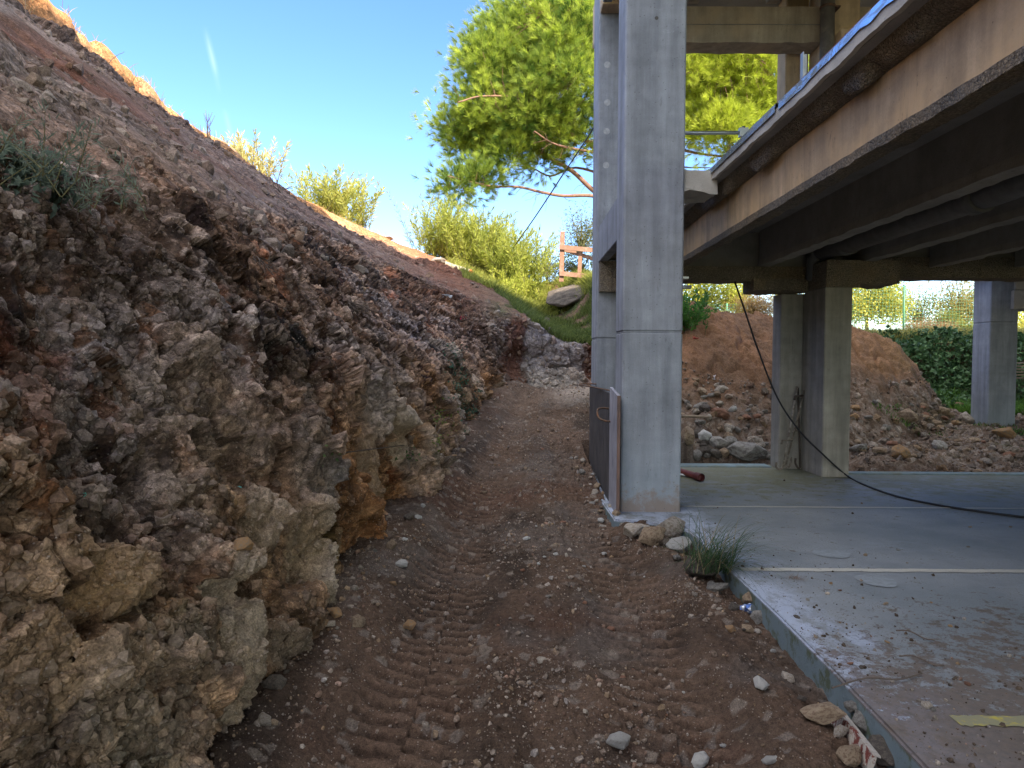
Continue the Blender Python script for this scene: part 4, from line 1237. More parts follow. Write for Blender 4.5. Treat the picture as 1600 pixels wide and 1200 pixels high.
for px, py, rp_, kind, lab, sq in BIG:
    loc, nor, ob = hit(px, py)
    if loc is None: continue
    sz = px_size(loc, rp_)
    stone(kind, loc+Vector((0, sz*.2, 0)), sz, lab, None, sq, 'boulder' if rp_ > 22 else 'stone', sink=.05)

# the rubble heap behind the slab
kinds = ['pale', 'tan', 'grey', 'grey', 'tan', 'red', 'dark', 'pale']
for i in range(64):
    px = random.uniform(1062, 1206); py = 600+118*random.random()**.75
    if py < 640 and px > 1130: continue
    loc, nor, ob = hit(px, py)
    if loc is None or not ob.name.startswith('soil'): continue
    k = random.choice(kinds if py < 690 or px < 1140 else ['grey', 'tan', 'pale'])
    if py > 655 and px < 1130: k = random.choice(['dark', 'grey', 'dark', 'tan'])
    sz = px_size(loc, random.choice([5, 6, 7, 8, 9, 11, 13]))
    stone(k, loc, sz, '%s %s stone %s the rubble heap, %s' % (size_word(sz, .07, .10), KW[k], 'high on' if py < 650 else ('halfway down' if py < 685 else 'at the bottom of'), 'beside the front column' if px < 1110 else ('in its middle' if px < 1160 else 'beside the middle column')), 'loose stones of the rubble heap', .8, sink=.2)
for i in range(42):
    px = random.uniform(1322, 1600); py = 628+104*random.random()
    if py > 728: continue
    loc, nor, ob = hit(px, py)
    if loc is None or not ob.name.startswith('soil'): continue
    sz = px_size(loc, random.choice([3, 4, 4, 5, 6, 7, 9]))
    k = random.choice(kinds)
    stone(k, loc, sz, '%s %s stone, %s of the rubble ground, %s' % (size_word(sz, .06, .1), KW[k], 'far side' if py < 660 else ('middle' if py < 700 else 'near side'), 'next to the middle column' if px < 1400 else ('below the ivy bank' if px < 1500 else 'towards the far right column')), 'stones strewn right of the middle column', .7, sink=.25)
for i in range(16):
    px = 1440+random.random()*75; py = 632+(px-1440)*.25+random.random()*22
    loc, nor, ob = hit(px, py)
    if loc is None or not ob.name.startswith('soil'): continue
    k = random.choice(['tan', 'pale', 'red', 'orange']); sz = px_size(loc, random.uniform(5, 10))
    stone(k, loc, sz, '%s %s stone in the %s of the row by the far right column' % (size_word(sz, .1, .14), KW[k], 'left part' if px < 1475 else 'right part'), 'stone row at the far right column', .7, sink=.2)
# stones at the panel foot and along the slab edge
for i in range(26):
    y = random.uniform(5.5, 9.6); xx = random.uniform(.72, .98) if y > 6.7 else random.uniform(.95, 1.5)
    loc, nor = drop(xx, y, 1.0)
    k = random.choice(['pale', 'white', 'grey', 'tan']); sz = random.choice([.02, .03, .04, .055])
    stone(k, loc, sz, '%s %s stone at the foot of %s' % (size_word(sz, .025, .045), KW[k], 'the front column on the track side' if y < 6.8 else ('the pale board' if y < 7.5 else ('the dark panel, nearer half' if y < 8.5 else 'the dark panel, farther half'))), 'small stones at the panel foot', .8, sink=.2)
for i in range(22):
    y = random.uniform(2.3, 5.6); xx = 1.5-abs(random.gauss(0, .10))-.03
    loc, nor = drop(xx, y, 1.0)
    k = random.choice(['pale', 'white', 'grey', 'tan', 'dark']); sz = random.choice([.015, .022, .03, .04, .05])
    stone(k, loc, sz, '%s %s stone in the soil along the slab edge, %s' % (size_word(sz, .025, .035), KW[k], 'near the broken plank' if y < 3.3 else ('midway to the crushed can' if y < 4.2 else 'near the crushed can')), 'small stones along the slab edge', .75, sink=.2)
# loose stones on the track
for i in range(80):
    y = 2.4*math.exp(random.random()*1.55); xx = random.choice([random.gauss(.35, .3), random.gauss(.5, .5), random.uniform(-1.1, 1.3)])
    if not -1.1 < xx < 1.35: continue
    loc, nor = drop(xx, y, 1.2)
    if loc.z > .9: continue
    k = random.choice(['pale', 'white', 'white', 'grey', 'tan', 'red']); sz = random.choice([.010, .013, .017, .022, .03])
    stone(k, loc, sz, '%s %s stone %s, %s' % (size_word(sz, .012, .02), KW[k], 'in the left wheel rut' if xx < -.15 else ('between the wheel ruts' if xx < .45 else 'in the right wheel rut'), 'in the foreground' if y < 3.6 else ('before the rush tuft' if y < 5.2 else ('level with the front column' if y < 7.5 else 'in the far part'))), 'pale stones scattered on the track', .75, sink=.25)
# stones fallen at the rock foot
for i in range(28):
    y = 2.6*math.exp(random.random()*1.4); xx = np.interp(y, [2, 4.8, 7.3, 11.3], [-1.2, -1.1, -.92, -.5])+abs(random.gauss(0, .13))
    loc, nor = drop(float(xx), y, .9)
    if loc.z > .9: continue
    k = random.choice(['pale', 'orange', 'tan', 'tan', 'dark', 'white']); sz = random.choice([.015, .02, .03, .04, .055])
    stone(k, loc, sz, '%s %s stone fallen to the foot of the rock face, %s' % (size_word(sz, .025, .035), KW[k], 'in the foreground' if y < 4 else ('halfway along' if y < 6.5 else 'towards the far end')), 'stones fallen at the rock foot', .8, sink=.2)
# pebbles on the floor slab
for (px, py, r_, k) in ((1245, 965, 5, 'dark'), (1262, 938, 4, 'grey'), (1298, 912, 4, 'orange'), (1312, 923, 3, 'red'), (1348, 935, 3, 'tan'), (1384, 944, 4, 'tan'), (1352, 868, 4, 'tan'), (1485, 979, 4, 'orange'), (1386, 1004, 4, 'orange'), (1328, 1038, 5, 'red'), (1346, 1044, 5, 'dark'), (1447, 1104, 9, 'pale'), (1458, 1110, 5, 'grey'), (1512, 1070, 6, 'red'), (1598, 1028, 3, 'red'), (1403, 860, 3, 'grey'), (1516, 824, 3, 'tan'), (1455, 942, 3, 'orange'), (1513, 855, 3, 'grey'), (1579, 824, 3, 'tan')):
    loc = floor_pt(px, py, 0)
    stone(k, loc, px_size(loc, r_), '%s pebble on the floor slab, %s' % (KW[k], 'by the near yellow line' if py > 1020 else ('between yellow and nearer white line' if py > 890 else 'between the two white lines')) + (', near its edge' if px < 1330 else (' towards the photo edge' if px > 1480 else '')), 'pebbles on the floor slab', .6, sink=.15)

# ---- gravel and embedded fragments (uncountable)
def low_stones(nvar=10, seed=5):
    out = []
    rg = random.Random(seed)
    for k in range(nvar):
        bm = bmesh.new()
        npt = rg.choice([10, 11, 12, 13])
        for i in range(npt):
            zz_ = 1-2*(i+.5)/npt; ph_ = i*2.39996+rg.gauss(0, .4); rr_ = math.sqrt(max(0, 1-zz_*zz_))
            v = Vector((rr_*math.cos(ph_), rr_*math.sin(ph_), zz_+rg.gauss(0, .15)))*rg.uniform(.72, 1.1)
            bm.verts.new((v.x, v.y*.85, v.z*.7))
        r = bmesh.ops.convex_hull(bm, input=bm.verts)
        bmesh.ops.delete(bm, geom=[g for g in r['geom_interior'] if isinstance(g, bmesh.types.BMVert)], context='VERTS')
        bmesh.ops.triangulate(bm, faces=bm.faces)
        bm.verts.index_update()
        out.append((np.array([v.co[:] for v in bm.verts]), np.array([[v.index for v in f.verts] for f in bm.faces])))
        bm.free()
    return out
LOW = low_stones()
def rand_rot(n):
    q = RNG.normal(size=(n, 4)); q /= np.linalg.norm(q, axis=1, keepdims=True)
    w, x, y, z = q.T
    return np.stack([1-2*(y*y+z*z), 2*(x*y-z*w), 2*(x*z+y*w), 2*(x*y+z*w), 1-2*(x*x+z*z), 2*(y*z-x*w), 2*(x*z-y*w), 2*(y*z+x*w), 1-2*(x*x+y*y)], 1).reshape(n, 3, 3)
def scatter(name, pts, sizes, cols, mat, kind='stuff'):
    n = len(pts); var = RNG.integers(0, len(LOW), n); Rm = rand_rot(n)
    VV_, FF_, CC_ = [], [], []; off = 0
    for k, (v, f) in enumerate(LOW):
        ix = np.where(var == k)[0]
        if len(ix) == 0: continue
        w = np.einsum('nij,vj->nvi', Rm[ix], v)*sizes[ix][:, None, None]+pts[ix][:, None, :]
        ff = f[None]+(off+np.arange(len(ix))*len(v))[:, None, None]
        VV_.append(w.reshape(-1, 3)); FF_.append(ff.reshape(-1, 3)); CC_.append(np.repeat(cols[ix], len(v), 0))
        off += len(ix)*len(v)
    o = np_mesh(name, np.concatenate(VV_), np.concatenate(FF_), mat, None, np.concatenate(CC_))
    return tag(o, kind=kind)
M_FRAG = earth_mat('stone_fragments', .8, 90.0)
def stone_cols(n, tint=None, darkk=1.0):
    t = RNG.random(n); u = RNG.random(n)
    c = lerp(grey, tan, t); c = lerp(c, pale, u**2*.9)
    c = lerp(c, np.array([.30, .16, .11]), (RNG.random(n) < .12)*.7)
    c = lerp(c, ochre*.9, (RNG.random(n) < .12)*.6)
    return c*(RNG.uniform(.4, 1.0, n)*darkk)[:, None]
# on the track: sample the track grid
n = 38000
yy = 2.2*np.exp(RNG.random(n)*2.0)
xx = RNG.uniform(-1.3, 1.5, n)
den = fbm(np.stack([xx, yy, yy*0], 1), .6, 3, 500)
keep = RNG.random(n) < np.clip(.35+den*1.1+.25*np.exp(-((xx-.25)/.45)**2), .05, 1)
xx, yy = xx[keep], yy[keep]
ix = np.clip(np.searchsorted(tx, xx), 1, len(tx)-1); iy = np.clip(np.searchsorted(ty, yy), 1, len(ty)-1)
zz = TRKG[ix, iy]
sz = np.minimum(.0030*np.exp(RNG.gamma(1.3, .42, len(xx))), .02)*(1+.05*yy)
sc1 = stone_cols(len(xx)); sc1 = lerp(sc1*1.0, brown*.75, .1+.6*RNG.random(len(xx)))
scatter('track_gravel', np.stack([xx, yy, zz+sz*.2], 1), sz, sc1, M_FRAG)
# grit spilled on the slab
n = 3200
yy = 2.0*np.exp(RNG.random(n)*1.5); xx = 1.56+RNG.gamma(1.1, .55, n)*(1+.1*yy)
ok = (xx < 6)&(RNG.random(n) < np.clip(1.35-.17*yy-.22*(xx-1.5), .07, 1)); xx, yy = xx[ok], yy[ok]
ok = ~((yy > 5.8)&(xx < 1.7)); xx, yy = xx[ok], yy[ok]
sz = np.minimum(.0022*np.exp(RNG.gamma(1.3, .42, len(xx))), .014)*(1+.05*yy)
gc = stone_cols(len(xx))*.8; gc = lerp(gc, dark*.8, (RNG.random(len(xx)) < .5)*1.0)
scatter('slab_grit', np.stack([xx, yy, sz*.25], 1), sz, gc, M_FRAG)
# fragments standing out of the rock face
def bank_pts(n, v0, v1, s0, s1, ybias=True):
    js = np.where((Vv > v0)&(Vv < v1))[0]; iS = np.where((S > s0)&(S < s1))[0]
    i = RNG.choice(iS, n); j = RNG.choice(js, n)
    return i, j
def bank_scatter(name, n, v0, v1, s0, s1, base_sz, sig, dens_seed, thr, tintmix=.55, sink=.15, maxs=.12):
    i, j = bank_pts(n, v0, v1, s0, s1)
    p = BANKP[i, j]; nn = nrm[i, j]
    d = fbm(p, .45, 3, dens_seed)
    k = d > thr+RNG.normal(0, .15, n)
    p, nn, i, j = p[k], nn[k], i[k], j[k]
    sz = np.minimum(base_sz*np.exp(RNG.gamma(1.3, sig, len(p))), maxs)
    bc = BANKC[i, j]
    c = lerp(stone_cols(len(p)), bc, tintmix)
    scatter(name, p+nn*(sz*(.25-sink))[:, None], sz, c, M_FRAG)
bank_scatter('rock_face_fragments', 34000, 1.02, 3.1, 1.0, 6.6, .008, .45, 600, -.1, .85, .35, .045)
bank_scatter('slope_fragments', 17000, 3.0, 5.1, 1.0, 7.0, .009, .5, 601, .05, .55)
bank_scatter('cut_end_fragments', 1400, 1.0, 3.2, 6.5, 9.2, .02, .5, 602, -.2, .5)
# rubble on the back ground
n = 22000
xx = RNG.uniform(1.8, 13, n); yy = RNG.uniform(9.75, 17.6, n)
zz = z_back(xx, yy); p = np.stack([xx, yy, zz], 1)
d = fbm(p, .7, 3, 610)
ok = (zz+.3*d < 1.3)&(RNG.random(n) < .75+d)
ok &= ~((xx > 3.6)&(xx < 4.4)&(yy < 10.3))
xx, yy = xx[ok], yy[ok]
ixx = np.clip(np.searchsorted(bx, xx), 1, len(bx)-1); iyy = np.clip(np.searchsorted(by, yy), 1, len(by)-1)
ZB = np.array([v.co.z for v in bpy.data.objects['soil_mound_ground'].data.vertices]).reshape(len(bx), len(by))
zz = ZB[ixx, iyy]
sz = np.minimum(.010*np.exp(RNG.gamma(1.4, .5, len(xx))), .09)
c = stone_cols(len(xx), darkk=.8)
c = lerp(c, brown, .25)
scatter('rubble_gravel', np.stack([xx, yy, zz+sz*.1], 1), sz, c, M_FRAG)

# ------------------------------------------------------------------ litter, wood, pipes on the bank
can = empty('crushed_can', 'crushed blue and silver can lying in the soil at the slab corner', 'can', (0, 0, 0))
loc, nor, ob = hit(1171, 960)
can.location = loc+Vector((0, .03, .025)); can.rotation_euler = (1.2, .3, .5)
t = NT('can_foil'); nz = t.noise(35, 3, vec=t.tc.outputs['Object'])
M_CAN = t.done(t.mix(t.rng(nz, .45, .55), (.08, .16, .45, 1), (.6, .64, .7, 1)), .3, t.bump(nz, .8, .01), .5, .7)
V = []; F = []; nr, ns_ = 14, 22
for i in range(nr+1):
    for k in range(ns_):
        a = 2*math.pi*k/ns_; rr = .031*(1+.25*vnoise(np.array([[math.cos(a)*2, math.sin(a)*2, i*.4]]), 1.0, 7)[0]) * (.82 if i in (0, nr) else 1)
        V.append((rr*math.cos(a), rr*math.sin(a), (i/nr-.5)*.085))
for i in range(nr):
    for k in range(ns_): F.append((i*ns_+k, i*ns_+(k+1) % ns_, (i+1)*ns_+(k+1) % ns_, (i+1)*ns_+k))
o = np_mesh('can_wall', V, F, M_CAN, can)
for zi in (-.5, .5):
    m = MB(); m.tube([(0, 0, zi*.085-.001), (0, 0, zi*.085+.001)], .026, 16); oo = m.build('can_end', M_GALV, can)

def scrap(px, py, size, col, label, name='litter_scrap', seed=0, Y=None, rough=.4):
    loc, nor, ob = hit(px, py)
    if loc is None: return
    e = 9; V = []; F = []
    g = np.random.default_rng(seed)
    for i in range(e):
        for j in range(e):
            u, v = i/(e-1)-.5, j/(e-1)-.5
            q = np.array([[u*3+seed, v*3, seed]])
            V.append((u*size*(1+.5*vnoise(q, 1, 3)[0]), v*size*.8*(1+.5*vnoise(q, 1, 4)[0]), size*.35*vnoise(q, .6, 5)[0]))
    for i in range(e-1):
        for j in range(e-1): F.append((i*e+j, i*e+j+1, (i+1)*e+j+1, (i+1)*e+j))
    me_o = np_mesh(name, V, F, simple_mat('scrap_%s' % name, col, rough, .3, 30, second=tuple(c*.6 for c in col)), smooth=True)
    me_o.location = loc+nor*size*.25
    me_o.rotation_euler = nor.to_track_quat('Z', 'Y').to_euler()
    s = me_o.modifiers.new('t', 'SOLIDIFY'); s.thickness = .002
    return tag(me_o, label, 'litter')
scrap(115, 780, .06, (.10, .38, .30), 'teal plastic scrap caught low on the rock face at the far left', 'plastic_scrap', 1)
scrap(368, 762, .06, (.10, .40, .36), 'turquoise shred stuck in the rock face near its middle', 'plastic_scrap', 2)
scrap(322, 497, .045, (.08, .25, .10), 'small green scrap on the grey stones of the rock face', 'plastic_scrap', 3)
scrap(722, 497, .14, (.55, .03, .10), 'crimson scrap on the far part of the bank', 'plastic_scrap', 4)
scrap(698, 467, .2, (.35, .38, .42), 'pale grey scrap lying on the smooth upper bank', 'plastic_scrap', 5)
scrap(1100, 591, .14, (.60, .16, .09), 'salmon red bag on top of the rubble heap', 'plastic_bag', 6)
scrap(1110, 588, .12, (.50, .47, .50), 'whitish bag beside the salmon one on the rubble heap', 'plastic_bag', 7)
scrap(1127, 653, .16, (.25, .38, .62), 'pale blue bag in the middle of the rubble heap', 'plastic_bag', 8)
scrap(1077, 528, .25, (.45, .08, .06), 'flat red scrap on the soil mound right of the front column', 'plastic_scrap', 9)
scrap(1195, 683, .16, (.07, .2, .08), 'green weedy bag scrap at the right of the rubble heap', 'plastic_scrap', 10)

# stick in the rubble heap
loc, nor, ob = hit(1072, 656); a = loc+Vector((0, -.1, .05)); l2, _, _ = hit(1107, 652); b = l2+Vector((0, -.1, .05)); b.y = a.y = min(a.y, b.y)
yk = min(a.y, b.y)-.05; a = at(1045, 651, yk); b = at(1107, 652, yk)
M_WOOD = simple_mat('weathered_wood', (.27, .21, .15), .8, .3, 25, second=(.16, .12, .09), stretch=(1, .2, 1), bumpk=.5)
m = MB(); m.tube(bez([a, (a+b)/2+Vector((0, 0, .01)), b], 4), [.026, .026, .024, .026, .022, .025, .024, .024, .02][:9], 7)
tag(m.build('wooden_stick', M_WOOD), 'pale straight stick lying across the dark part of the rubble heap', 'stick')

# broken plank at the bottom right
pl_ = empty('broken_plank', 'broken plank with peeling red and white paint in the soil by the slab edge', 'plank', (0, 0, 0))
t = NT('peeling_paint'); nz = t.noise(22, 5, .75)
M_PL = t.done(t.mix(t.rng(nz, .46, .54), (.16, .045, .035, 1), (.42, .38, .33, 1)), .8, t.bump(nz, .6, .01), .2)
k1 = hit(1303, 1128)[0]; k2 = floor_pt(1362, 1215, -.13)
pl_.location = k1
m = MB(); m.obox(k1+Vector((.0, 0, .035)), k2+Vector((0, 0, .05)), .018, .075, (0.3, 0, 1)); 
o = child(m, 'board', M_PL, pl_)
bm = bmesh.new(); bm.from_mesh(o.data); bmesh.ops.subdivide_edges(bm, edges=bm.edges, cuts=9, use_grid_fill=True)
co = np.array([v.co[:] for v in bm.verts]); dd_ = fbm(co, .05, 3, 9)
for v, q, e_ in zip(bm.verts, co, dd_): v.co = q+np.array([.004, .004, .010])*e_
bm.to_mesh(o.data); bm.free()
m = MB(); m.obox(k1+Vector((.02, -.05, .062)), k2+Vector((.02, 0, .085)), .028, .006, (0.3, 0, 1)); child(m, 'splintered_edge', simple_mat('bare_splintered_wood', (.44, .40, .35), .85, .35, 60, bumpk=.6), pl_)

# corrugated pipe and rock on the crest of the bank
cp = empty('plastic_drum_pipe', 'pale corrugated pipe with an orange end lying on the crest of the bank', 'pipe', (0, 0, 0))
l0 = hit(708, 395)[0]; Yc = l0.y if l0 else 21.5
Yc = min(Yc, 22.0)
a = at(690, 386, Yc+.4); b = at(733, 405, Yc)
cp.location = b
pp_ = [at(690, 388, Yc+.35), at(712, 396, Yc+.15), at(736, 405, Yc-.05)]
for q in pp_: q.z = drop(q.x, q.y, 12)[0].z+.05
cp.location = pp_[-1]
pts = bez(pp_, 16)
t = NT('pale_corrugated'); nz = t.noise(7, 4, .6); M_CORR = t.done(t.mix(t.rng(nz, .4, .6), (.40, .36, .29, 1), (.30, .26, .20, 1)), .7, t.bump(nz, .5, .03))
m = MB(); m.tube(pts, [.085+.010*(i % 2) for i in range(len(pts))], 14, caps=False); child(m, 'pipe_wall', M_CORR, cp)
d = (pts[-1]-pts[-3]).normalized()
m = MB(); m.tube([pts[-1]-d*.05, pts[-1]+d*.02], .098, 14); child(m, 'end_cap', simple_mat('orange_plastic', (.55, .17, .03), .5, .2, 20), cp)
c0 = at(684, 387, Yc+.1); c0.z = drop(c0.x, c0.y, 12)[0].z
o = stone('pale', c0, .42, 'pale rock slab on the crest of the bank beside the corrugated pipe', None, .42, 'boulder', sink=.4, var=1)
loc, nor, ob = hit(900, 470)
if loc:
    lb, ln_ = drop(loc.x+.05, loc.y+.30, 12)
    stone('dark', lb-ln_*.12, .95, 'broad flat grey boulder in the grass below the wooden barrier', None, .32, 'boulder', sink=.62, var=2, rot=tuple(ln_.to_track_quat('Z', 'Y').to_euler()))  # dark stone colour stands in for the shade over this boulder
c0 = at(600, 358, 23.4); l3 = drop(c0.x, c0.y, 9)[0]
stone('pale', l3, .33, 'pale low rock on the crest right of the first oleander', None, .35, 'boulder', sink=.3, var=0)
# dark clod on the grassy rim
for (px, py, rr, lab) in ((853, 505, 9, 'dark earth clod on the grassy rim above the white rock'), (178, 250, 11, 'clump of dark earth hanging from the roots on the smooth bank')):
    loc, nor, ob = hit(px, py)
    if loc: stone('dark', loc, px_size(loc, rr), lab, None, .9, 'boulder', sink=.3)

# roots and dead twigs
M_ROOT = simple_mat('dark_root', (.11, .085, .07), .9, .4, 40)
M_TWIG = simple_mat('dry_twig', (.36, .26, .18), .9, .3, 40)
def twigs(name, label, cat, px, py, n, length, spread, mat, up=1.0, rad=.006, seed=0, Y=None, outw=.5, droop=0.0):
    rg = random.Random(seed)
    if Y: loc = at(px, py, Y); nor = Vector((.3, -.5, .8))
    else:
        loc, nor, ob = hit(px, py)
        if loc is None: return None
    e = empty(name, label, cat, loc)
    for i in range(n):
        d = (nor*outw+Vector((rg.gauss(0, spread), rg.gauss(0, spread), up))).normalized()
        p = Vector((0, 0, -.02)); L = length*rg.uniform(.5, 1.2); q = [p.copy()]
        for k in range(6):
            d = (d+Vector((rg.gauss(0, .22), rg.gauss(0, .22), rg.gauss(0, .15)-droop))).normalized()
            p = p+d*L/6; q.append(p.copy())
        m = MB(); m.tube(q, [rad*(1-.12*k) for k in range(7)], 5)
        if L > length*.7:
            for s in range(2):
                b0 = q[rg.choice([2, 3, 4])]; dd = (d+Vector((rg.gauss(0, .6), rg.gauss(0, .6), rg.gauss(0, .5)))).normalized()
                m.tube([b0, b0+dd*L*.2, b0+dd*L*.36+Vector((0, 0, .01))], [rad*.6, rad*.5, rad*.3], 4)
        m.build('stem', mat, e)
    return e
twigs('root_clump', 'dark torn roots sticking out of the smooth bank with an earth clump', 'roots', 170, 240, 9, .42, .7, M_ROOT, up=-.2, rad=.012, seed=1, outw=.9, droop=.25)
twigs('root_clump', 'dark roots hanging on the bank below the rubbly strip', 'roots', 440, 372, 9, .45, .8, M_ROOT, up=-.1, rad=.012, seed=2, outw=.8, droop=.2)
twigs('dead_shrub', 'upright bundle of dead pale stems on the rim against the sky', 'dead stems', 326, 218, 7, .55, .12, M_TWIG, up=2.2, rad=.009, seed=3, outw=.0)
twigs('dead_twigs', 'orange dry twigs jutting from the sunlit rim at the upper left', 'twigs', 168, 100, 6, .5, .5, M_TWIG, up=.35, rad=.006, seed=4, outw=.6)
twigs('dead_twigs', 'fine dry twigs on the rim in the top left corner', 'twigs', 40, 22, 6, .35, .6, M_TWIG, up=.8, rad=.004, seed=5)
twigs('dead_twigs', 'short dark curled twig on the rim left of the first oleander', 'twigs', 440, 302, 3, .5, .6, M_ROOT, up=.9, rad=.012, seed=6)
twigs('dry_brush', 'grey tangle of dry brush on the middle of the bank', 'dry brush', 545, 470, 46, .42, .9, M_ROOT, up=.2, rad=.006, seed=7, outw=.5, droop=.08)
twigs('dry_brush', 'grey dry tangle at the edge of the rock face', 'dry brush', 398, 395, 26, .35, .9, M_ROOT, up=.0, rad=.005, seed=8, outw=.5, droop=.1)
twigs('root_clump', 'tangled roots in the hollow at the rock foot beside the track', 'roots', 655, 775, 12, .35, .9, M_ROOT, up=.1, rad=.007, seed=9, outw=.6, droop=.1)
twigs('dry_brush', 'dry brush lying on the dark part of the rubble heap', 'dry brush', 1085, 655, 16, .5, .9, M_ROOT, up=.1, rad=.006, seed=10, outw=.5, droop=.05)
for i, (x0, y0, x1, y1, lab) in enumerate(((1300, 1075, 1440, 1052, 'long thin dry twig lying over the slab edge'), (1405, 1025, 1475, 1040, 'thin twig on the dirty part of the floor slab'), (1400, 985, 1460, 1000, 'short twig on the floor slab near the middle'))):
    a = floor_pt(x0, y0, .02); b = floor_pt(x1, y1, .012)
    m = MB(); m.tube(bez([a, (a*.6+b*.4)+Vector((0, .02, .01)), (a*.3+b*.7)+Vector((0, -.02, 0)), b], 4), .004, 5)
    tag(m.build('twig', M_ROOT), lab, 'twig')
# ------------------------------------------------------------------ vegetation
def rot_to(d):
    """n x 3 directions -> frames (n,3,3) columns side, dir, up"""
    d = d/np.linalg.norm(d, axis=1, keepdims=True)
    a = RNG.normal(size=d.shape); s = np.cross(d, a); s /= np.linalg.norm(s, axis=1, keepdims=True)+1e-9
    u = np.cross(s, d)
    return s, d, u

def leaves(name, base, dirs, L, W, cols, mat, parent=None, bend=.15):
    """each leaf a folded diamond of two quads (6 verts)"""
    n = len(base); s, d, u = rot_to(dirs)
    L = np.broadcast_to(L, n)[:, None]; W = np.broadcast_to(W, n)[:, None]
    v0 = base; v1 = base+d*L*.45-s*W*.5+u*W*.15; v2 = base+d*L*.5; v3 = base+d*L*.45+s*W*.5+u*W*.15
    v4 = base+d*L-u*L*bend
    V = np.stack([v0, v1, v2, v3, v4], 1).reshape(-1, 3)
    o = np.arange(n)[:, None]*5
    F = np.concatenate([o+np.array([0, 1, 2]), o+np.array([1, 4, 2]), o+np.array([0, 2, 3]), o+np.array([2, 4, 3])], 0)
    return np_mesh(name, V, F, mat, parent, np.repeat(cols, 5, 0))

def local(parent, P_):
    return P_-np.array(parent.location)

def vary(c0, c1, n, j=.25):
    t = RNG.random(n)
    return np.clip(lerp(np.array(c0), np.array(c1), t)*(1+j*(RNG.random(n)[:, None]-.5)*2), .01, .8)

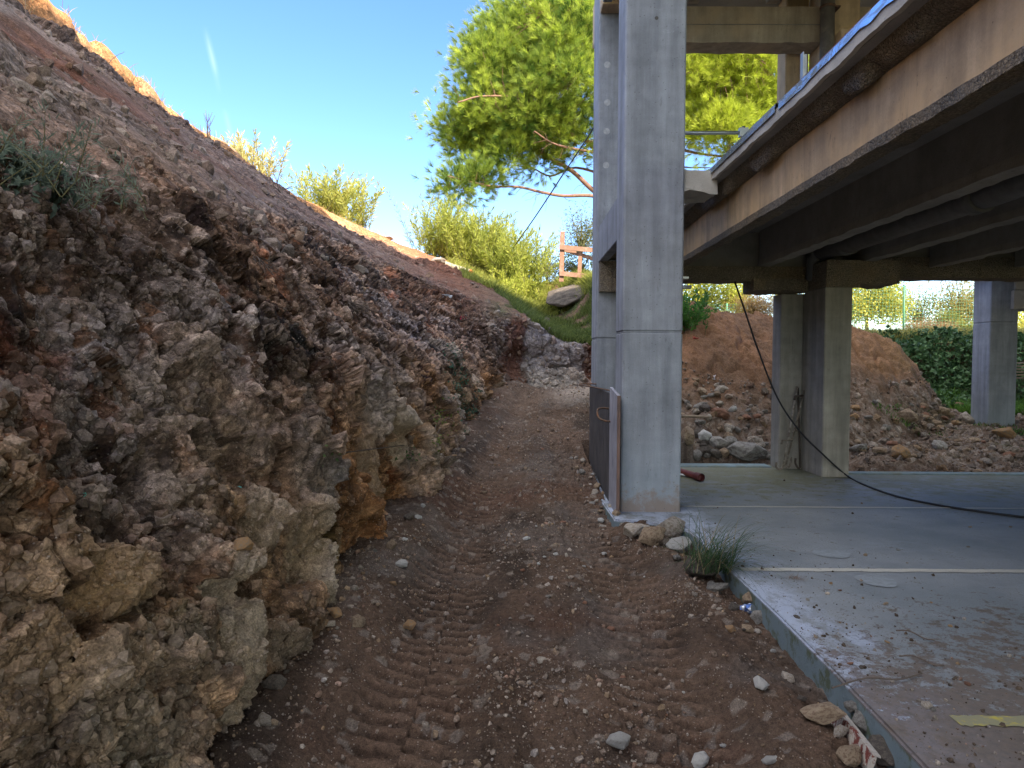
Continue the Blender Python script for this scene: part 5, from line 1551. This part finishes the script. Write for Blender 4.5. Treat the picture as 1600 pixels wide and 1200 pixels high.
# ---- pine
M_BARK = simple_mat('pine_bark', (.24, .14, .10), .95, .35, 9, second=(.17, .11, .085), bumpk=1.0)
def pine():
    Y = 28.5
    root = at(985, 440, Y); root.z = z_back(np.array([root.x]), np.array([Y]))[0]-.2
    e = empty('pine_tree', 'big umbrella pine with a bright green crown rising behind the tall front columns', 'pine tree', root)
    tr = [root, at(975, 380, Y), at(962, 320, Y), at(958, 250, Y), at(968, 160, Y), at(985, 70, Y), at(1000, -20, Y)]
    def ch(mb, name):
        o = mb.build(name, M_BARK, e); o.data.transform(Matrix.Translation(-Vector(e.location))); return o
    trp = bez(tr, 5)
    m = MB(); m.tube(trp, [.36-.28*i/len(trp) for i in range(len(trp))], 12); ch(m, 'trunk')
    limbs = [
     ([(962, 315), (930, 300), (895, 268), (865, 250), (835, 232), (800, 222), (765, 212), (735, 203), (705, 195)], 0, .10),
     ([(960, 318), (925, 306), (880, 306), (845, 300), (810, 292), (770, 291), (735, 284), (700, 275)], -1.0, .07),
     ([(962, 270), (930, 235), (905, 205), (880, 190), (850, 185), (820, 190)], .8, .09),
     ([(962, 240), (925, 237), (885, 230), (860, 222), (835, 205)], -1.6, .06),
     ([(965, 210), (920, 170), (870, 130), (820, 100), (770, 80)], .5, .09),
     ([(968, 160), (930, 110), (890, 60), (850, 20)], -.8, .09),
     ([(975, 110), (960, 50), (940, 0), (920, -40)], .6, .08),
     ([(962, 240), (1010, 215), (1070, 235), (1115, 243), (1160, 246), (1195, 240)], -.4, .07),
     ([(965, 200), (1030, 190), (1090, 200), (1150, 180), (1200, 150)], .6, .08),
     ([(970, 150), (1040, 120), (1110, 110), (1180, 90)], -.8, .08),
     ([(980, 90), (1050, 50), (1120, 30), (1170, 20)], .5, .07),
     ([(962, 250), (1000, 240), (1060, 260), (1110, 262)], 1.2, .05),
     ([(962, 280), (900, 262), (860, 275), (830, 262), (795, 258)], 1.6, .05),
     ([(965, 225), (900, 215), (840, 160), (760, 150), (715, 160)], -1.4, .07),
    ]
    nodes = [np.array(p[:]) for p in trp[8:]]
    for pts, dy, r0 in limbs:
        n = len(pts)
        q = bez([at(a, b, Y+dy*2.0*(i/(n-1))) for i, (a, b) in enumerate(pts)], 5)
        m = MB(); m.tube(q, [r0*(1-.82*i/len(q))+.008 for i in range(len(q))], 8); ch(m, 'limb')
        nodes += [np.array(p[:]) for p in q[3:]]
    nodes = np.array(nodes)
    # crown lobes: px, py, radius px, depth offset, weight, sparse
    lobes = [(840, 60, 95, 0, 30), (790, 120, 80, .6, 24), (880, 130, 85, -1.2, 28), (760, 165, 45, -.6, 8), (735, 195, 34, 0, 6), (880, 10, 80, .8, 22), (900, 60, 70, -1.8, 16),
             (830, 175, 55, -1.2, 12), (790, 195, 45, .8, 9), (705, 200, 22, 0, 4), (715, 285, 24, -1, 5), (745, 280, 18, -1.6, 3), (770, 268, 16, -.4, 2), (752, 245, 20, .8, 3), (865, 200, 40, .8, 6),
             (960, 20, 110, .6, 18), (1110, 60, 100, .3, 24), (1165, 120, 75, -.8, 24), (1110, 160, 72, .8, 24), (1190, 185, 55, .2, 14), (1130, 205, 45, -1.4, 12), (1040, 110, 90, -.6, 16), (1230, 130, 70, .6, 12), (930, -50, 100, 0, 10), (1040, -40, 100, 0, 10), (800, 60, 50, 1.5, 10), (770, 95, 35, -1, 7), (762, 212, 30, .5, 6), (800, 238, 26, -.8, 4), (850, 245, 28, .4, 4), (890, 212, 40, -.5, 8), (722, 232, 22, .5, 4)]
    cl = []
    for px, py, rp, dy, w in lobes:
        c = np.array(at(px, py, Y+dy)[:]); rr = rp*Y/FPX
        for i in range(int(w*2.8)):
            v = RNG.normal(size=3); v /= np.linalg.norm(v)
            rad = rr*RNG.uniform(.55, 1.0)
            cl.append((c+v*rad*np.array([1, 1.15, .85]), v))
    cen = np.array([c[0] for c in cl]); out = np.array([c[1] for c in cl])
    # twigs joining each clump to the nearest limb
    m = MB()
    for c in cen:
        d = np.linalg.norm(nodes-c-np.array([0, 0, .5]), axis=1); k = nodes[np.argmin(d)]
        mid = (k+c)/2+np.array([0, 0, -.12])+RNG.normal(0, .08, 3)
        m.tube([k, mid, c], [.014, .009, .005], 4, caps=False)
    # bare hanging twigs under the crown
    for i in range(150):
        k = nodes[RNG.integers(0, len(nodes))]
        if k[2] > at(0, 180, Y).z: continue
        p = Vector(k); d = Vector(RNG.normal(size=3)); d.z = -abs(d.z)*.5; d.normalize(); q = [p.copy()]
        for s in range(4):
            d = (d+Vector(RNG.normal(size=3))*.35+Vector((-.1, 0, -.05))).normalized(); p = p+d*RNG.uniform(.12, .28); q.append(p.copy())
        m.tube(q, [.011, .009, .007, .005, .004], 4, caps=False)
    ch(m, 'twigs')
    # tufts of needles
    T, D, Cc = [], [], []
    for c, o_ in zip(cen, out):
        nt = RNG.integers(16, 26)
        off = RNG.normal(size=(nt, 3))*np.array([.40, .40, .28])
        dr = off*1.2+o_*.55+np.array([0, 0, .55])+RNG.normal(size=(nt, 3))*.2
        T.append(c+off); D.append(dr)
        tone = RNG.random()
        yel = np.clip((c[0]-4.2)/2.5, 0, 1)
        a = lerp(np.array([.09, .17, .03]), np.array([.50, .60, .09]), tone)
        a = lerp(a, np.array([.48, .54, .05]), yel*.65)
        Cc.append(np.repeat(a[None], nt, 0)*RNG.uniform(.8, 1.2, (nt, 1)))
    T = np.concatenate(T); D = np.concatenate(D); Cc = np.concatenate(Cc)
    D /= np.linalg.norm(D, axis=1, keepdims=True)
    nn_ = 42; n = len(T)
    st = np.repeat(T, nn_, 0)+np.repeat(D, nn_, 0)*RNG.uniform(0, .13, (n*nn_, 1))
    dr = np.repeat(D, nn_, 0)+RNG.normal(size=(n*nn_, 3))*.40
    dr /= np.linalg.norm(dr, axis=1, keepdims=True)
    L = RNG.uniform(.18, .30, n*nn_)[:, None]; sd = np.cross(dr, RNG.normal(size=dr.shape)); sd /= np.linalg.norm(sd, axis=1, keepdims=True)
    W = .0085
    V = np.stack([st-sd*W*.6, st+sd*W*.6, st+dr*L+sd*W*.3, st+dr*L-sd*W*.3], 1).reshape(-1, 3)-np.array(e.location)
    F = np.arange(n*nn_)[:, None]*4+np.arange(4)[None]
    cc = np.repeat(np.repeat(Cc, nn_, 0)*RNG.uniform(.75, 1.25, (n*nn_, 1)), 4, 0)
    np_mesh('crown', V, F, M_NEEDLE, e, cc)
pine()

# ---- oleanders and leafy shrubs
M_STEM = simple_mat('green_brown_stem', (.14, .13, .06), .8, .3, 20)
def stem_shrub(name, label, cat, spots, h, nst, L, W, c0, c1, lean=.35, dens=26, stemr=.012, seed=0, group=None, base=None, top_only=.15):
    """upright stems with narrow leaves all along"""
    base = base or spots[0]
    e = empty(name, label, cat, base, group)
    B, D, C2 = [], [], []
    m = MB()
    for k in range(nst):
        s = spots[RNG.integers(0, len(spots))]
        p0 = Vector(s)+Vector((RNG.normal(0, .22), RNG.normal(0, .25), -.1))
        d = Vector((RNG.normal(0, lean), RNG.normal(0, lean), 1)).normalized()
        H = h*RNG.uniform(.55, 1.08)
        q = [p0+d*H*t+Vector((d.x, d.y, -.3))*(.12*H*t*t) for t in np.linspace(0, 1, 6)]
        m.tube(q, [stemr*(1-.14*i) for i in range(6)], 4, caps=False)
        qq = np.array([v[:] for v in q])
        tone = RNG.random()
        for t in np.linspace(top_only, 1.0, dens):
            i = min(int(t*5), 4); f = t*5-i
            p = qq[i]*(1-f)+qq[i+1]*f
            tang = qq[min(i+1, 5)]-qq[i]; tang /= np.linalg.norm(tang)
            for w in range(3):
                a = RNG.normal(size=3); a -= tang*a.dot(tang); a /= np.linalg.norm(a)
                B.append(p+RNG.normal(0, .012, 3)); D.append(a*(.75 if t < .95 else .3)+tang*RNG.uniform(.5, 1.0))
                C2.append(lerp(np.array(c0), np.array(c1), np.clip(tone*.6+RNG.random()*.4, 0, 1)))
    n = len(B); B = np.array(B); D = np.array(D); C2 = np.array(C2)*RNG.uniform(.75, 1.25, (n, 1))
    o = m.build('stems', M_STEM, e); o.data.transform(Matrix.Translation(-Vector(e.location)))
    leaves('foliage', B-np.array(e.location), D, L*RNG.uniform(.7, 1.2, n), W, C2, M_LEAF, e)
    return e
def gpt(px, py, Y):
    p = at(px, py, Y); g = drop(p.x, p.y, 12)[0]
    return Vector((p.x, p.y, g.z))
OL0, OL1 = (.22, .28, .05), (.58, .56, .16)
stem_shrub('oleander', 'small yellowish oleander poking over the rim, leftmost of the bushes on the bank', 'oleander', [gpt(392, 270, 18.5), gpt(408, 290, 18.5), gpt(380, 250, 18.5)], 1.15, 34, .17, .032, (.42, .42, .16), (.70, .62, .28), seed=1, dens=18)
stem_shrub('oleander', 'rounded oleander standing alone on the crest of the bank against the sky', 'oleander', [gpt(500, 335, 24.5), gpt(530, 345, 24.5), gpt(560, 350, 24.5), gpt(515, 340, 25.2)], 2.1, 90, .21, .036, OL0, OL1, seed=2)
sp = [gpt(px, 400, y) for px, y in ((690, 24.5), (715, 25), (740, 24.6), (765, 25.2), (790, 24.5), (808, 24), (818, 24.2), (745, 26))]
stem_shrub('oleander', 'broad oleander thicket behind the corrugated pipe on the bank', 'oleander', sp, 2.25, 330, .21, .034, OL0, (.52, .54, .11), lean=.33, seed=3)
sp = [gpt(px, 400, y) for px, y in ((660, 25), (675, 25.5), (690, 26))]
stem_shrub('oleander', 'sparse oleander sprays leaning left beside the broad thicket', 'oleander', sp, 2.3, 26, .2, .03, (.20, .24, .10), (.36, .36, .16), lean=.5, seed=4, dens=18)
sp = [gpt(800, 430, 23.2), gpt(820, 430, 23.5), gpt(785, 420, 23.4)]
stem_shrub('young_shrub', 'low bright yellow-green shrub at the foot of the broad oleander thicket', 'shrub', sp, .9, 60, .15, .03, (.32, .38, .06), (.60, .62, .12), lean=.5, seed=5, dens=16)

def bush(name, label, cat, ell, base, nclump, per, L, W, c0, c1, trunk=True, group=None, jitter=.25, shade_c=None, tr_r=.05, mat=None):
    """leafy crown: clumps in ellipsoids. ell: list of (center, (rx,ry,rz))"""
    e = empty(name, label, cat, base, group)
    B, D, C2 = [], [], []; cs = []
    for c, r in ell:
        c = np.array(c[:]); r = np.array(r)
        for k in range(nclump):
            v = RNG.normal(size=3); v /= np.linalg.norm(v)
            p = c+v*r*RNG.uniform(.55, 1.05)*(1+.18*math.sin(v[0]*5+v[2]*7))
            cs.append(p)
            tone = RNG.random()
            b = p+RNG.normal(size=(per, 3))*jitter
            B.append(b); D.append(RNG.normal(size=(per, 3))*.7+v*.5+np.array([0, 0, .15]))
            C2.append(np.repeat(lerp(np.array(c0), np.array(c1), tone)[None], per, 0)*RNG.uniform(.7, 1.3, (per, 1)))
    B = np.concatenate(B); D = np.concatenate(D); C2 = np.concatenate(C2)
    leaves('crown', B-np.array(base[:]), D, L*RNG.uniform(.6, 1.2, len(B)), W, C2, mat or M_LEAF, e)
    m = MB(); b0 = Vector(base)
    if trunk:
        c = Vector(ell[0][0]); m.tube([b0-Vector((0, 0, .2)), b0.lerp(c, .5)+Vector((.05, 0, 0)), c], [tr_r, tr_r*.8, tr_r*.5], 7)
    for p in cs[::max(1, len(cs)//40)]:
        c = b0.lerp(Vector(ell[0][0]), .6); mid = (c+Vector(p))/2+Vector(RNG.normal(0, .1, 3)); m.tube([c, mid, p], [tr_r*.4, tr_r*.3, tr_r*.12], 4, caps=False)
    o = m.build('trunk', M_STEM, e); o.data.transform(Matrix.Translation(-Vector(e.location)))
    return e
def E(px, py, Y, rx, ry, rz=None):
    """ellipsoid from photo pixels: centre and half sizes in px"""
    k = Y/FPX
    return (at(px, py, Y), (rx*k, rx*k*.9, ry*k))
def base_of(px, py, Y): 
    p = at(px, py, Y); g = drop(p.x, p.y, 12)[0]; return Vector((p.x, p.y, g.z))
OLV0, OLV1 = (.12, .15, .075), (.28, .29, .13)
bush('olive_tree', 'small grey-green tree behind the wooden barrier', 'tree', [E(908, 352, 27, 24, 24), E(895, 380, 27, 18, 26), E(925, 370, 27, 18, 20)], base_of(905, 430, 27), 34, 26, .11, .035, OLV0, OLV1, jitter=.18)
bush('shrub', 'thin olive-grey shrub between the oleander thicket and the wooden barrier', 'shrub', [E(850, 410, 26, 18, 20), E(865, 425, 26, 14, 16)], base_of(855, 440, 26), 30, 22, .11, .03, (.15, .16, .08), (.33, .30, .16), jitter=.2)
bush('shrub', 'dark leafy shrub under the wooden barrier by the small tree', 'shrub', [E(912, 412, 25.5, 20, 14), E(880, 418, 26, 14, 12)], base_of(905, 435, 25.5), 30, 24, .10, .04, (.06, .10, .03), (.16, .2, .06), jitter=.2)
YG0, YG1 = (.26, .31, .05), (.66, .60, .12)
YB = 26
bush('hedge_shrub', 'yellow-green shrub behind the wire fence right of the front column', 'shrub', [E(1085, 462, YB, 26, 24), E(1125, 452, YB, 34, 24), E(1150, 470, YB, 20, 16)], base_of(1110, 500, YB), 60, 34, .13, .05, YG0, (.62, .60, .1), jitter=.25)
bush('dry_shrub', 'dry orange-brown shrub behind the soil mound left of the middle column', 'shrub', [E(1170, 478, 22, 22, 16), E(1195, 482, 22, 20, 14)], base_of(1185, 500, 22), 60, 40, .14, .014, (.38, .22, .09), (.55, .38, .16), jitter=.16)
bush('yellow_tree', 'yellow-green tree behind the wire fence right of the middle column', 'tree', [E(1350, 460, 27, 34, 34), E(1378, 452, 27.5, 26, 30), E(1330, 480, 27, 26, 26), E(1390, 480, 27, 22, 20)], base_of(1355, 520, 27), 60, 34, .14, .055, YG0, YG1, jitter=.28, tr_r=.08)
bush('autumn_tree', 'tree with thin yellowing crown behind the fence, left of the far right column', 'tree', [E(1500, 462, 29, 30, 34), E(1480, 485, 29, 26, 22), E(1515, 490, 29, 22, 24)], base_of(1500, 530, 29), 44, 30, .13, .05, (.16, .17, .05), (.44, .33, .09), jitter=.3, tr_r=.08)
bush('thin_shrub', 'thin-leaved shrub behind the green fence post', 'shrub', [E(1440, 478, 30, 24, 20), E(1420, 492, 30, 20, 18)], base_of(1435, 525, 30), 40, 26, .12, .045, (.12, .15, .05), (.38, .33, .1), jitter=.3)
bush('dry_hedge', 'low clipped dry brown hedge in front of the trees by the fence', 'hedge', [E(1438, 514, 25, 22, 8), E(1470, 516, 25, 20, 8)], base_of(1455, 530, 25), 70, 36, .09, .02, (.26, .16, .08), (.42, .29, .15), jitter=.12, trunk=False)
bush('green_hedge', 'low sunlit green hedge beside the dry one, left of the far right column', 'hedge', [E(1505, 520, 25, 20, 10), E(1480, 505, 26, 14, 10)], base_of(1500, 535, 25), 60, 36, .10, .04, (.13, .17, .04), (.34, .32, .07), jitter=.15, trunk=False)
bush('yellow_shrub', 'yellow-green shrub right of the far right column at the photo edge', 'shrub', [E(1605, 520, 25, 24, 34), E(1650, 500, 26, 40, 40)], base_of(1610, 560, 25), 60, 34, .12, .05, YG0, YG1, jitter=.25)
# a further belt of trees that closes the gap under the deck from beside
for i, (px, Yt, hh) in enumerate(((1250, 29, 34), (1560, 31, 40), (1720, 27, 50), (1820, 30, 60), (1020, 30, 30))):
    bush('background_tree', ['bushy tree hidden behind the middle column', 'bushy tree seen between the far right column and its corbel', 'bushy tree beyond the right edge of the photo near the fence', 'taller bushy tree beyond the right edge of the photo', 'bushy tree hidden behind the front column'][i], 'tree', [E(px, 470, Yt, 36, hh), E(px+20, 490, Yt, 30, 24)], base_of(px, 520, Yt), 44, 30, .14, .055, YG0, (.55, .52, .1), jitter=.3)

# ---- grass (stuff): blades on the end bank, crest and verge
def blades(name, P_, H, W, cols, lean=.35, mat=None, kind='stuff'):
    n = len(P_); a = RNG.normal(size=(n, 3)); a[:, 2] = 0; a *= lean
    up = np.array([0, 0, 1.0])+a; s = np.cross(up, RNG.normal(size=(n, 3))); s /= np.linalg.norm(s, axis=1, keepdims=True)
    H = np.broadcast_to(H, n)[:, None]; W = np.broadcast_to(W, n)[:, None]
    v = np.stack([P_-s*W, P_+s*W, P_+up*H*.6+s*W*.7+a*H*.2, P_+up*H*.6-s*W*.7+a*H*.2, P_+up*H+a*H*.7], 1).reshape(-1, 3)
    o = np.arange(n)[:, None]*5
    F = np.concatenate([o+np.array([0, 1, 2]), o+np.array([0, 2, 3]), o+np.array([3, 2, 4])], 0)
    return tag(np_mesh(name, v, F, mat or M_LEAF, None, np.repeat(cols, 5, 0)), kind=kind)
def bank_grass(name, n, v0, v1, s0, s1, thr, H, W, c0, c1, fs=610, cond=None):
    i, j = bank_pts(n, v0, v1, s0, s1); p = BANKP[i, j]+RNG.normal(0, .04, (n, 3))*np.array([1, 1, 0])
    d = fbm(p, .6, 3, fs); k = d > thr+RNG.normal(0, .12, n)
    if cond is not None: k &= cond(p)
    p = p[k]; n = len(p)
    return blades(name, p, H*RNG.uniform(.5, 1.3, n), W, vary(c0, c1, n, .3))
bank_grass('end_bank_grass', 60000, 3.0, 5.6, 7.2, 10, .0, .15, .009, (.07, .11, .03), (.18, .22, .06), cond=lambda p: p[:, 0] > -.9)
bank_grass('crest_grass', 26000, 4.7, 5.9, 6.9, 9.5, -.2, .20, .010, (.20, .25, .04), (.40, .40, .10), fs=611, cond=lambda p: p[:, 0] > -2.2)
bank_grass('dry_rim_grass', 5000, 5.0, 5.9, 1, 6.8, .1, .13, .006, (.42, .30, .14), (.55, .42, .2), fs=612)
# grass at the mound edge right of the front column, back verge, right patch
def back_grass(name, n, x0, x1, y0, y1, H, c0, c1, thr=-.1, seed=620):
    xx = RNG.uniform(x0, x1, n); yy = RNG.uniform(y0, y1, n)
    p = np.stack([xx, yy, z_back(xx, yy)], 1); k = (fbm(p, .6, 3, seed) > thr+RNG.normal(0, .1, n)) & ((p[:, 2] < .7) | (y0 > 18)); p = p[k]
    return blades(name, p, H*RNG.uniform(.5, 1.3, len(p)), .010, vary(c0, c1, len(p), .3))
back_grass('fence_verge_grass', 22000, 2.5, 16, 19.5, 25, .22, (.22, .22, .05), (.45, .38, .12))
back_grass('rubble_ground_weeds', 6000, 6.5, 10, 13, 17, .06, (.05, .12, .02), (.13, .22, .05), .05, 621)
back_grass('right_verge_grass', 12000, 10.2, 15, 16, 18, .18, (.06, .14, .02), (.14, .26, .04), -.3, 622)
loc = hit(1073, 515)[0]
if loc is not None:
    sp = [Vector(loc)+Vector((-.15, .1, 0)), Vector(loc)+Vector((0, .2, .1))]
    stem_shrub('weed_clump', 'bright green weed clump at the right side of the front column on the mound', 'weeds', sp, .75, 50, .13, .04, (.05, .14, .03), (.12, .28, .05), lean=.5, dens=14, stemr=.006)

# ---- ivy on the right bank
def ivy():
    n = 15000
    xx = RNG.uniform(8.3, 17, n); yy = RNG.uniform(16.8, 20.2, n)
    z = z_back(xx, yy)+.10*fbm(np.stack([xx, yy, yy*0], 1), 1.2, 4, 301)
    p = np.stack([xx, yy, z], 1)
    k = (fbm(p, .8, 3, 640) > -.45) & (xx+.8*fbm(p, .8, 3, 641) > 9.2); p = p[k]; n = len(p)
    bumpy = .22*np.clip(fbm(p, .7, 3, 642)+.2, 0, 1)
    bumpy = bumpy+.75*np.clip(fbm(p, 1.3, 2, 645), 0, 1)
    p = p+np.array([0, -.6, .9])*bumpy[:, None]+RNG.normal(0, .05, (n, 3))
    d = RNG.normal(size=(n, 3))*.6+np.array([0, -.5, -.2])
    o = leaves('ivy', p, d, RNG.uniform(.09, .17, n), RNG.uniform(.09, .15, n), vary((.035, .085, .03), (.12, .21, .08), n, .35), leaf_mat('ivy_leaves', .15))
    tag(o, kind='stuff')
ivy()
# climbing weeds on the rock face at the far end of the wall
def creeper(name, label, pxs, n, c0, c1, L, spread, cat='creeper'):
    b = []; rg = random.Random(len(name)+n)
    for k in range(n):
        px, py = rg.choice(pxs); l, nr_, ob = hit(px+rg.gauss(0, spread), py+rg.gauss(0, spread))
        if l is None or not ob.name.startswith('rocky'): continue
        b.append((l+nr_*.03, nr_))
    if not b: return
    base = b[0][0]; e = empty(name, label, cat, base)
    P_ = np.array([q[0][:] for q in b])-np.array(base[:]); Dn = np.array([q[1][:] for q in b])
    rep = 3; P_ = np.repeat(P_, rep, 0)+RNG.normal(0, .03, (len(b)*rep, 3)); Dn = np.repeat(Dn, rep, 0)*.5+RNG.normal(size=(len(b)*rep, 3))*.6+np.array([0, 0, -.2])
    leaves('foliage', P_, Dn, L*RNG.uniform(.6, 1.3, len(P_)), L*.5, vary(c0, c1, len(P_), .3), M_LEAF, e)
    m = MB(); ordr = sorted(b, key=lambda q: -q[0].z)[::max(1, len(b)//14)]
    m.tube([q[0]-base for q in ordr], .006, 4); m.build('stems', M_ROOT, e)
creeper('creeper', 'dark green creeper hanging down the far end of the rock face', [(710, 545), (714, 570), (722, 600), (735, 620), (742, 650), (738, 670), (716, 590), (730, 640)], 420, (.03, .075, .05), (.07, .15, .09), .06, 9)
creeper('creeper', 'small yellowish weeds on the rock face above the track hollow', [(690, 660), (685, 690), (695, 640)], 90, (.08, .13, .02), (.2, .26, .06), .05, 8)
creeper('creeper', 'pair of small green weeds low on the middle of the rock face', [(628, 710), (645, 712), (515, 705)], 60, (.05, .10, .03), (.14, .2, .08), .045, 7)
creeper('grey_herb', 'grey-green feathery herb clump at the upper edge of the rock face, far left', [(20, 260), (50, 270), (30, 285), (75, 290), (85, 285), (10, 245)], 460, (.055, .085, .065), (.12, .16, .12), .05, 14, 'herb')
loc, nr_, ob = hit(30, 262)
if loc: 
    sp = [loc, hit(60, 280)[0] or loc, hit(85, 292)[0] or loc, hit(8, 250)[0] or loc]
    stem_shrub('grey_herb', 'taller grey-green herb sprigs on the bank edge at the far left', 'herb', sp, .28, 40, .05, .006, (.08, .12, .09), (.2, .24, .17), lean=.8, dens=12, stemr=.003)

# ---- rush tuft by the slab corner
def rush():
    c = floor_pt(1120, 880, -.02); c = Vector((1.40, 5.15, -.02))
    e = empty('rush_tuft', 'tuft of long dark green rush blades flopping over the slab corner', 'grass tuft', c)
    V, F, Cc = [], [], []
    for k in range(330):
        a = RNG.uniform(0, 6.28); sp_ = RNG.uniform(.05, .16) if k % 3 else RNG.uniform(0, .05)
        p = np.array([math.cos(a)*sp_*.9+RNG.uniform(-.08, .10), math.sin(a)*sp_, 0.0])
        az = RNG.normal(-.15, 1.0) if k % 4 else RNG.uniform(0, 6.28)
        d = np.array([math.cos(az)*.75+.1, math.sin(az)*.7, RNG.uniform(.45, 1.5)]); d /= np.linalg.norm(d)
        L = RNG.uniform(.26, .72); w = .0030
        sd = np.cross(d, [0, 0, 1.0]); sd /= np.linalg.norm(sd)+1e-9
        b0 = len(V); ns = 8
        cA = lerp(np.array([.025, .06, .025]), np.array([.09, .15, .06]), RNG.random()) if RNG.random() > .15 else np.array([.3, .24, .13])
        for s in range(ns+1):
            ww = w*(1-s/ns*.85)
            V.append(p-sd*ww); V.append(p+sd*ww); Cc += [cA, cA]
            if s < ns: F.append((b0+2*s, b0+2*s+1, b0+2*s+3, b0+2*s+2))
            p = p+d*L/ns; d = d+np.array([0, 0, -.14-.10*s/ns]); d /= np.linalg.norm(d)
            if p[2] < .028 and p[0]+c.x > 1.5: p[2] = .028; d[2] = max(d[2], 0)
    np_mesh('blades', np.array(V), F, M_LEAF, e, np.array(Cc))
    o = bpy.data.objects.new('root_ball', STN['dark'][1]); link(o, e); o.scale = (.17, .16, .10); o.location = (-.02, .03, .0)
rush()
bl = floor_pt(1245, 905, .0)
def dry_tuft(loc, label, n=60, L0=.07):
    V, F, Cc = [], [], []
    for k in range(n):
        p = RNG.normal(0, .02, 3)*np.array([1.6, 1, 0])+np.array([0, 0, .003]); a = RNG.uniform(0, 6.28)
        d = np.array([math.cos(a), math.sin(a), RNG.uniform(0, .6)]); L = RNG.uniform(.3, 1)*L0; sd = np.array([-math.sin(a), math.cos(a), 0])*.0012
        b0 = len(V); V += [p-sd, p+sd, p+d*L]; F.append((b0, b0+1, b0+2)); Cc += [np.array([.25, .13, .06])]*3
    o = np_mesh('dry_tuft', np.array(V), F, M_LEAF, None, np.array(Cc)); o.location = loc; tag(o, label, 'dry grass')
dry_tuft(bl, 'small reddish dry tuft on the slab beside the rush blades')

# ------------------------------------------------------------------ wire fence at the back
M_GRN = simple_mat('green_painted_steel', (.10, .28, .16), .5, .2, 20)
def wire_fence(px0, px1, pyb0, pyb1, Y0, Y1, h, posts, label):
    a = at(px0, pyb0, Y0); b = at(px1, pyb1, Y1)
    a.z = drop(a.x, a.y, 12)[0].z; b.z = drop(b.x, b.y, 12)[0].z
    e = empty('wire_fence', label, 'fence', a)
    for t in posts:
        p = a.lerp(b, t); m = MB(); m.tube([p-Vector((0, 0, .3)), p+Vector((0, 0, h+.06))], .028, 8); child(m, 'post', M_GRN, e)
    L = (b-a).length; n = int(L/.10); m = MB()
    for i in range(n+1):
        p = a.lerp(b, i/n); m.obox(p, p+Vector((0, 0, h)), .005, .005, (0, 1, 0))
    k = int(h/.10)
    for j in range(k+1):
        m.obox(a+Vector((0, 0, .02+j*.10)), b+Vector((0, 0, .02+j*.10)), .005, .005)
    child(m, 'wire_mesh', M_GRN, e)
wire_fence(1040, 1215, 490, 495, 23.5, 23.2, 1.0, (0, .55, 1), 'green wire mesh fence behind the soil mound, left of the middle column')
wire_fence(1322, 1530, 510, 524, 23.2, 22.8, 1.55, (0, .435, 1), 'tall green wire mesh fence with a bright post, right of the middle column')
# kerb of a low wall in front of the hedges
a = at(1462, 541, 21.4); b = at(1640, 560, 20.6)
m = MB(); m.obox(a+Vector((0, 0, -.25)), b+Vector((0, 0, -.25)), .2, .6)
tag(m.build('low_wall', M_PALEC), 'low concrete wall top above the ivy left of the far right column', 'wall')
# stack of boards at the right edge
st = empty('board_stack', 'stack of thin pale boards behind the far right column', 'stack of boards', at(1596, 575, 17))
st_l = Vector(st.location)
for i in range(6):
    m = MB(); m.obox(Vector((-.3, .2+.03*i, -.25+.07*i)), Vector((1.6, -.2+.02*i, -.18+.07*i)), .25, .03); m.build('board', M_WOOD, st)
# red and white wooden barrier
M_BAR = simple_mat('sun_bleached_red_wood', (.27, .15, .10), .75, .3, 12, second=(.34, .22, .16))
def barrier():
    Y = 22.3
    g = base_of(880, 430, Y)
    e = empty('wooden_barrier', 'faded reddish wooden post and rail barrier left of the second column', 'barrier', g)
    def bd(a, b, w, t, name):
        m = MB(); m.obox(a, b, w, t, (0, -1, 0)); child(m, name, M_BAR, e)
    bd(at(877, 440, Y), at(879, 362, Y), .14, .06, 'post')
    bd(at(905, 434, Y+.05), at(907, 388, Y+.05), .12, .05, 'post')
    bd(at(874, 386, Y-.07), at(950, 393, Y-.07), .14, .04, 'rail')
    bd(at(874, 427, Y-.07), at(950, 435, Y-.07), .14, .04, 'rail')
    bd(at(882, 390, Y+.12), at(950, 412, Y+.12), .12, .03, 'brace')
barrier()
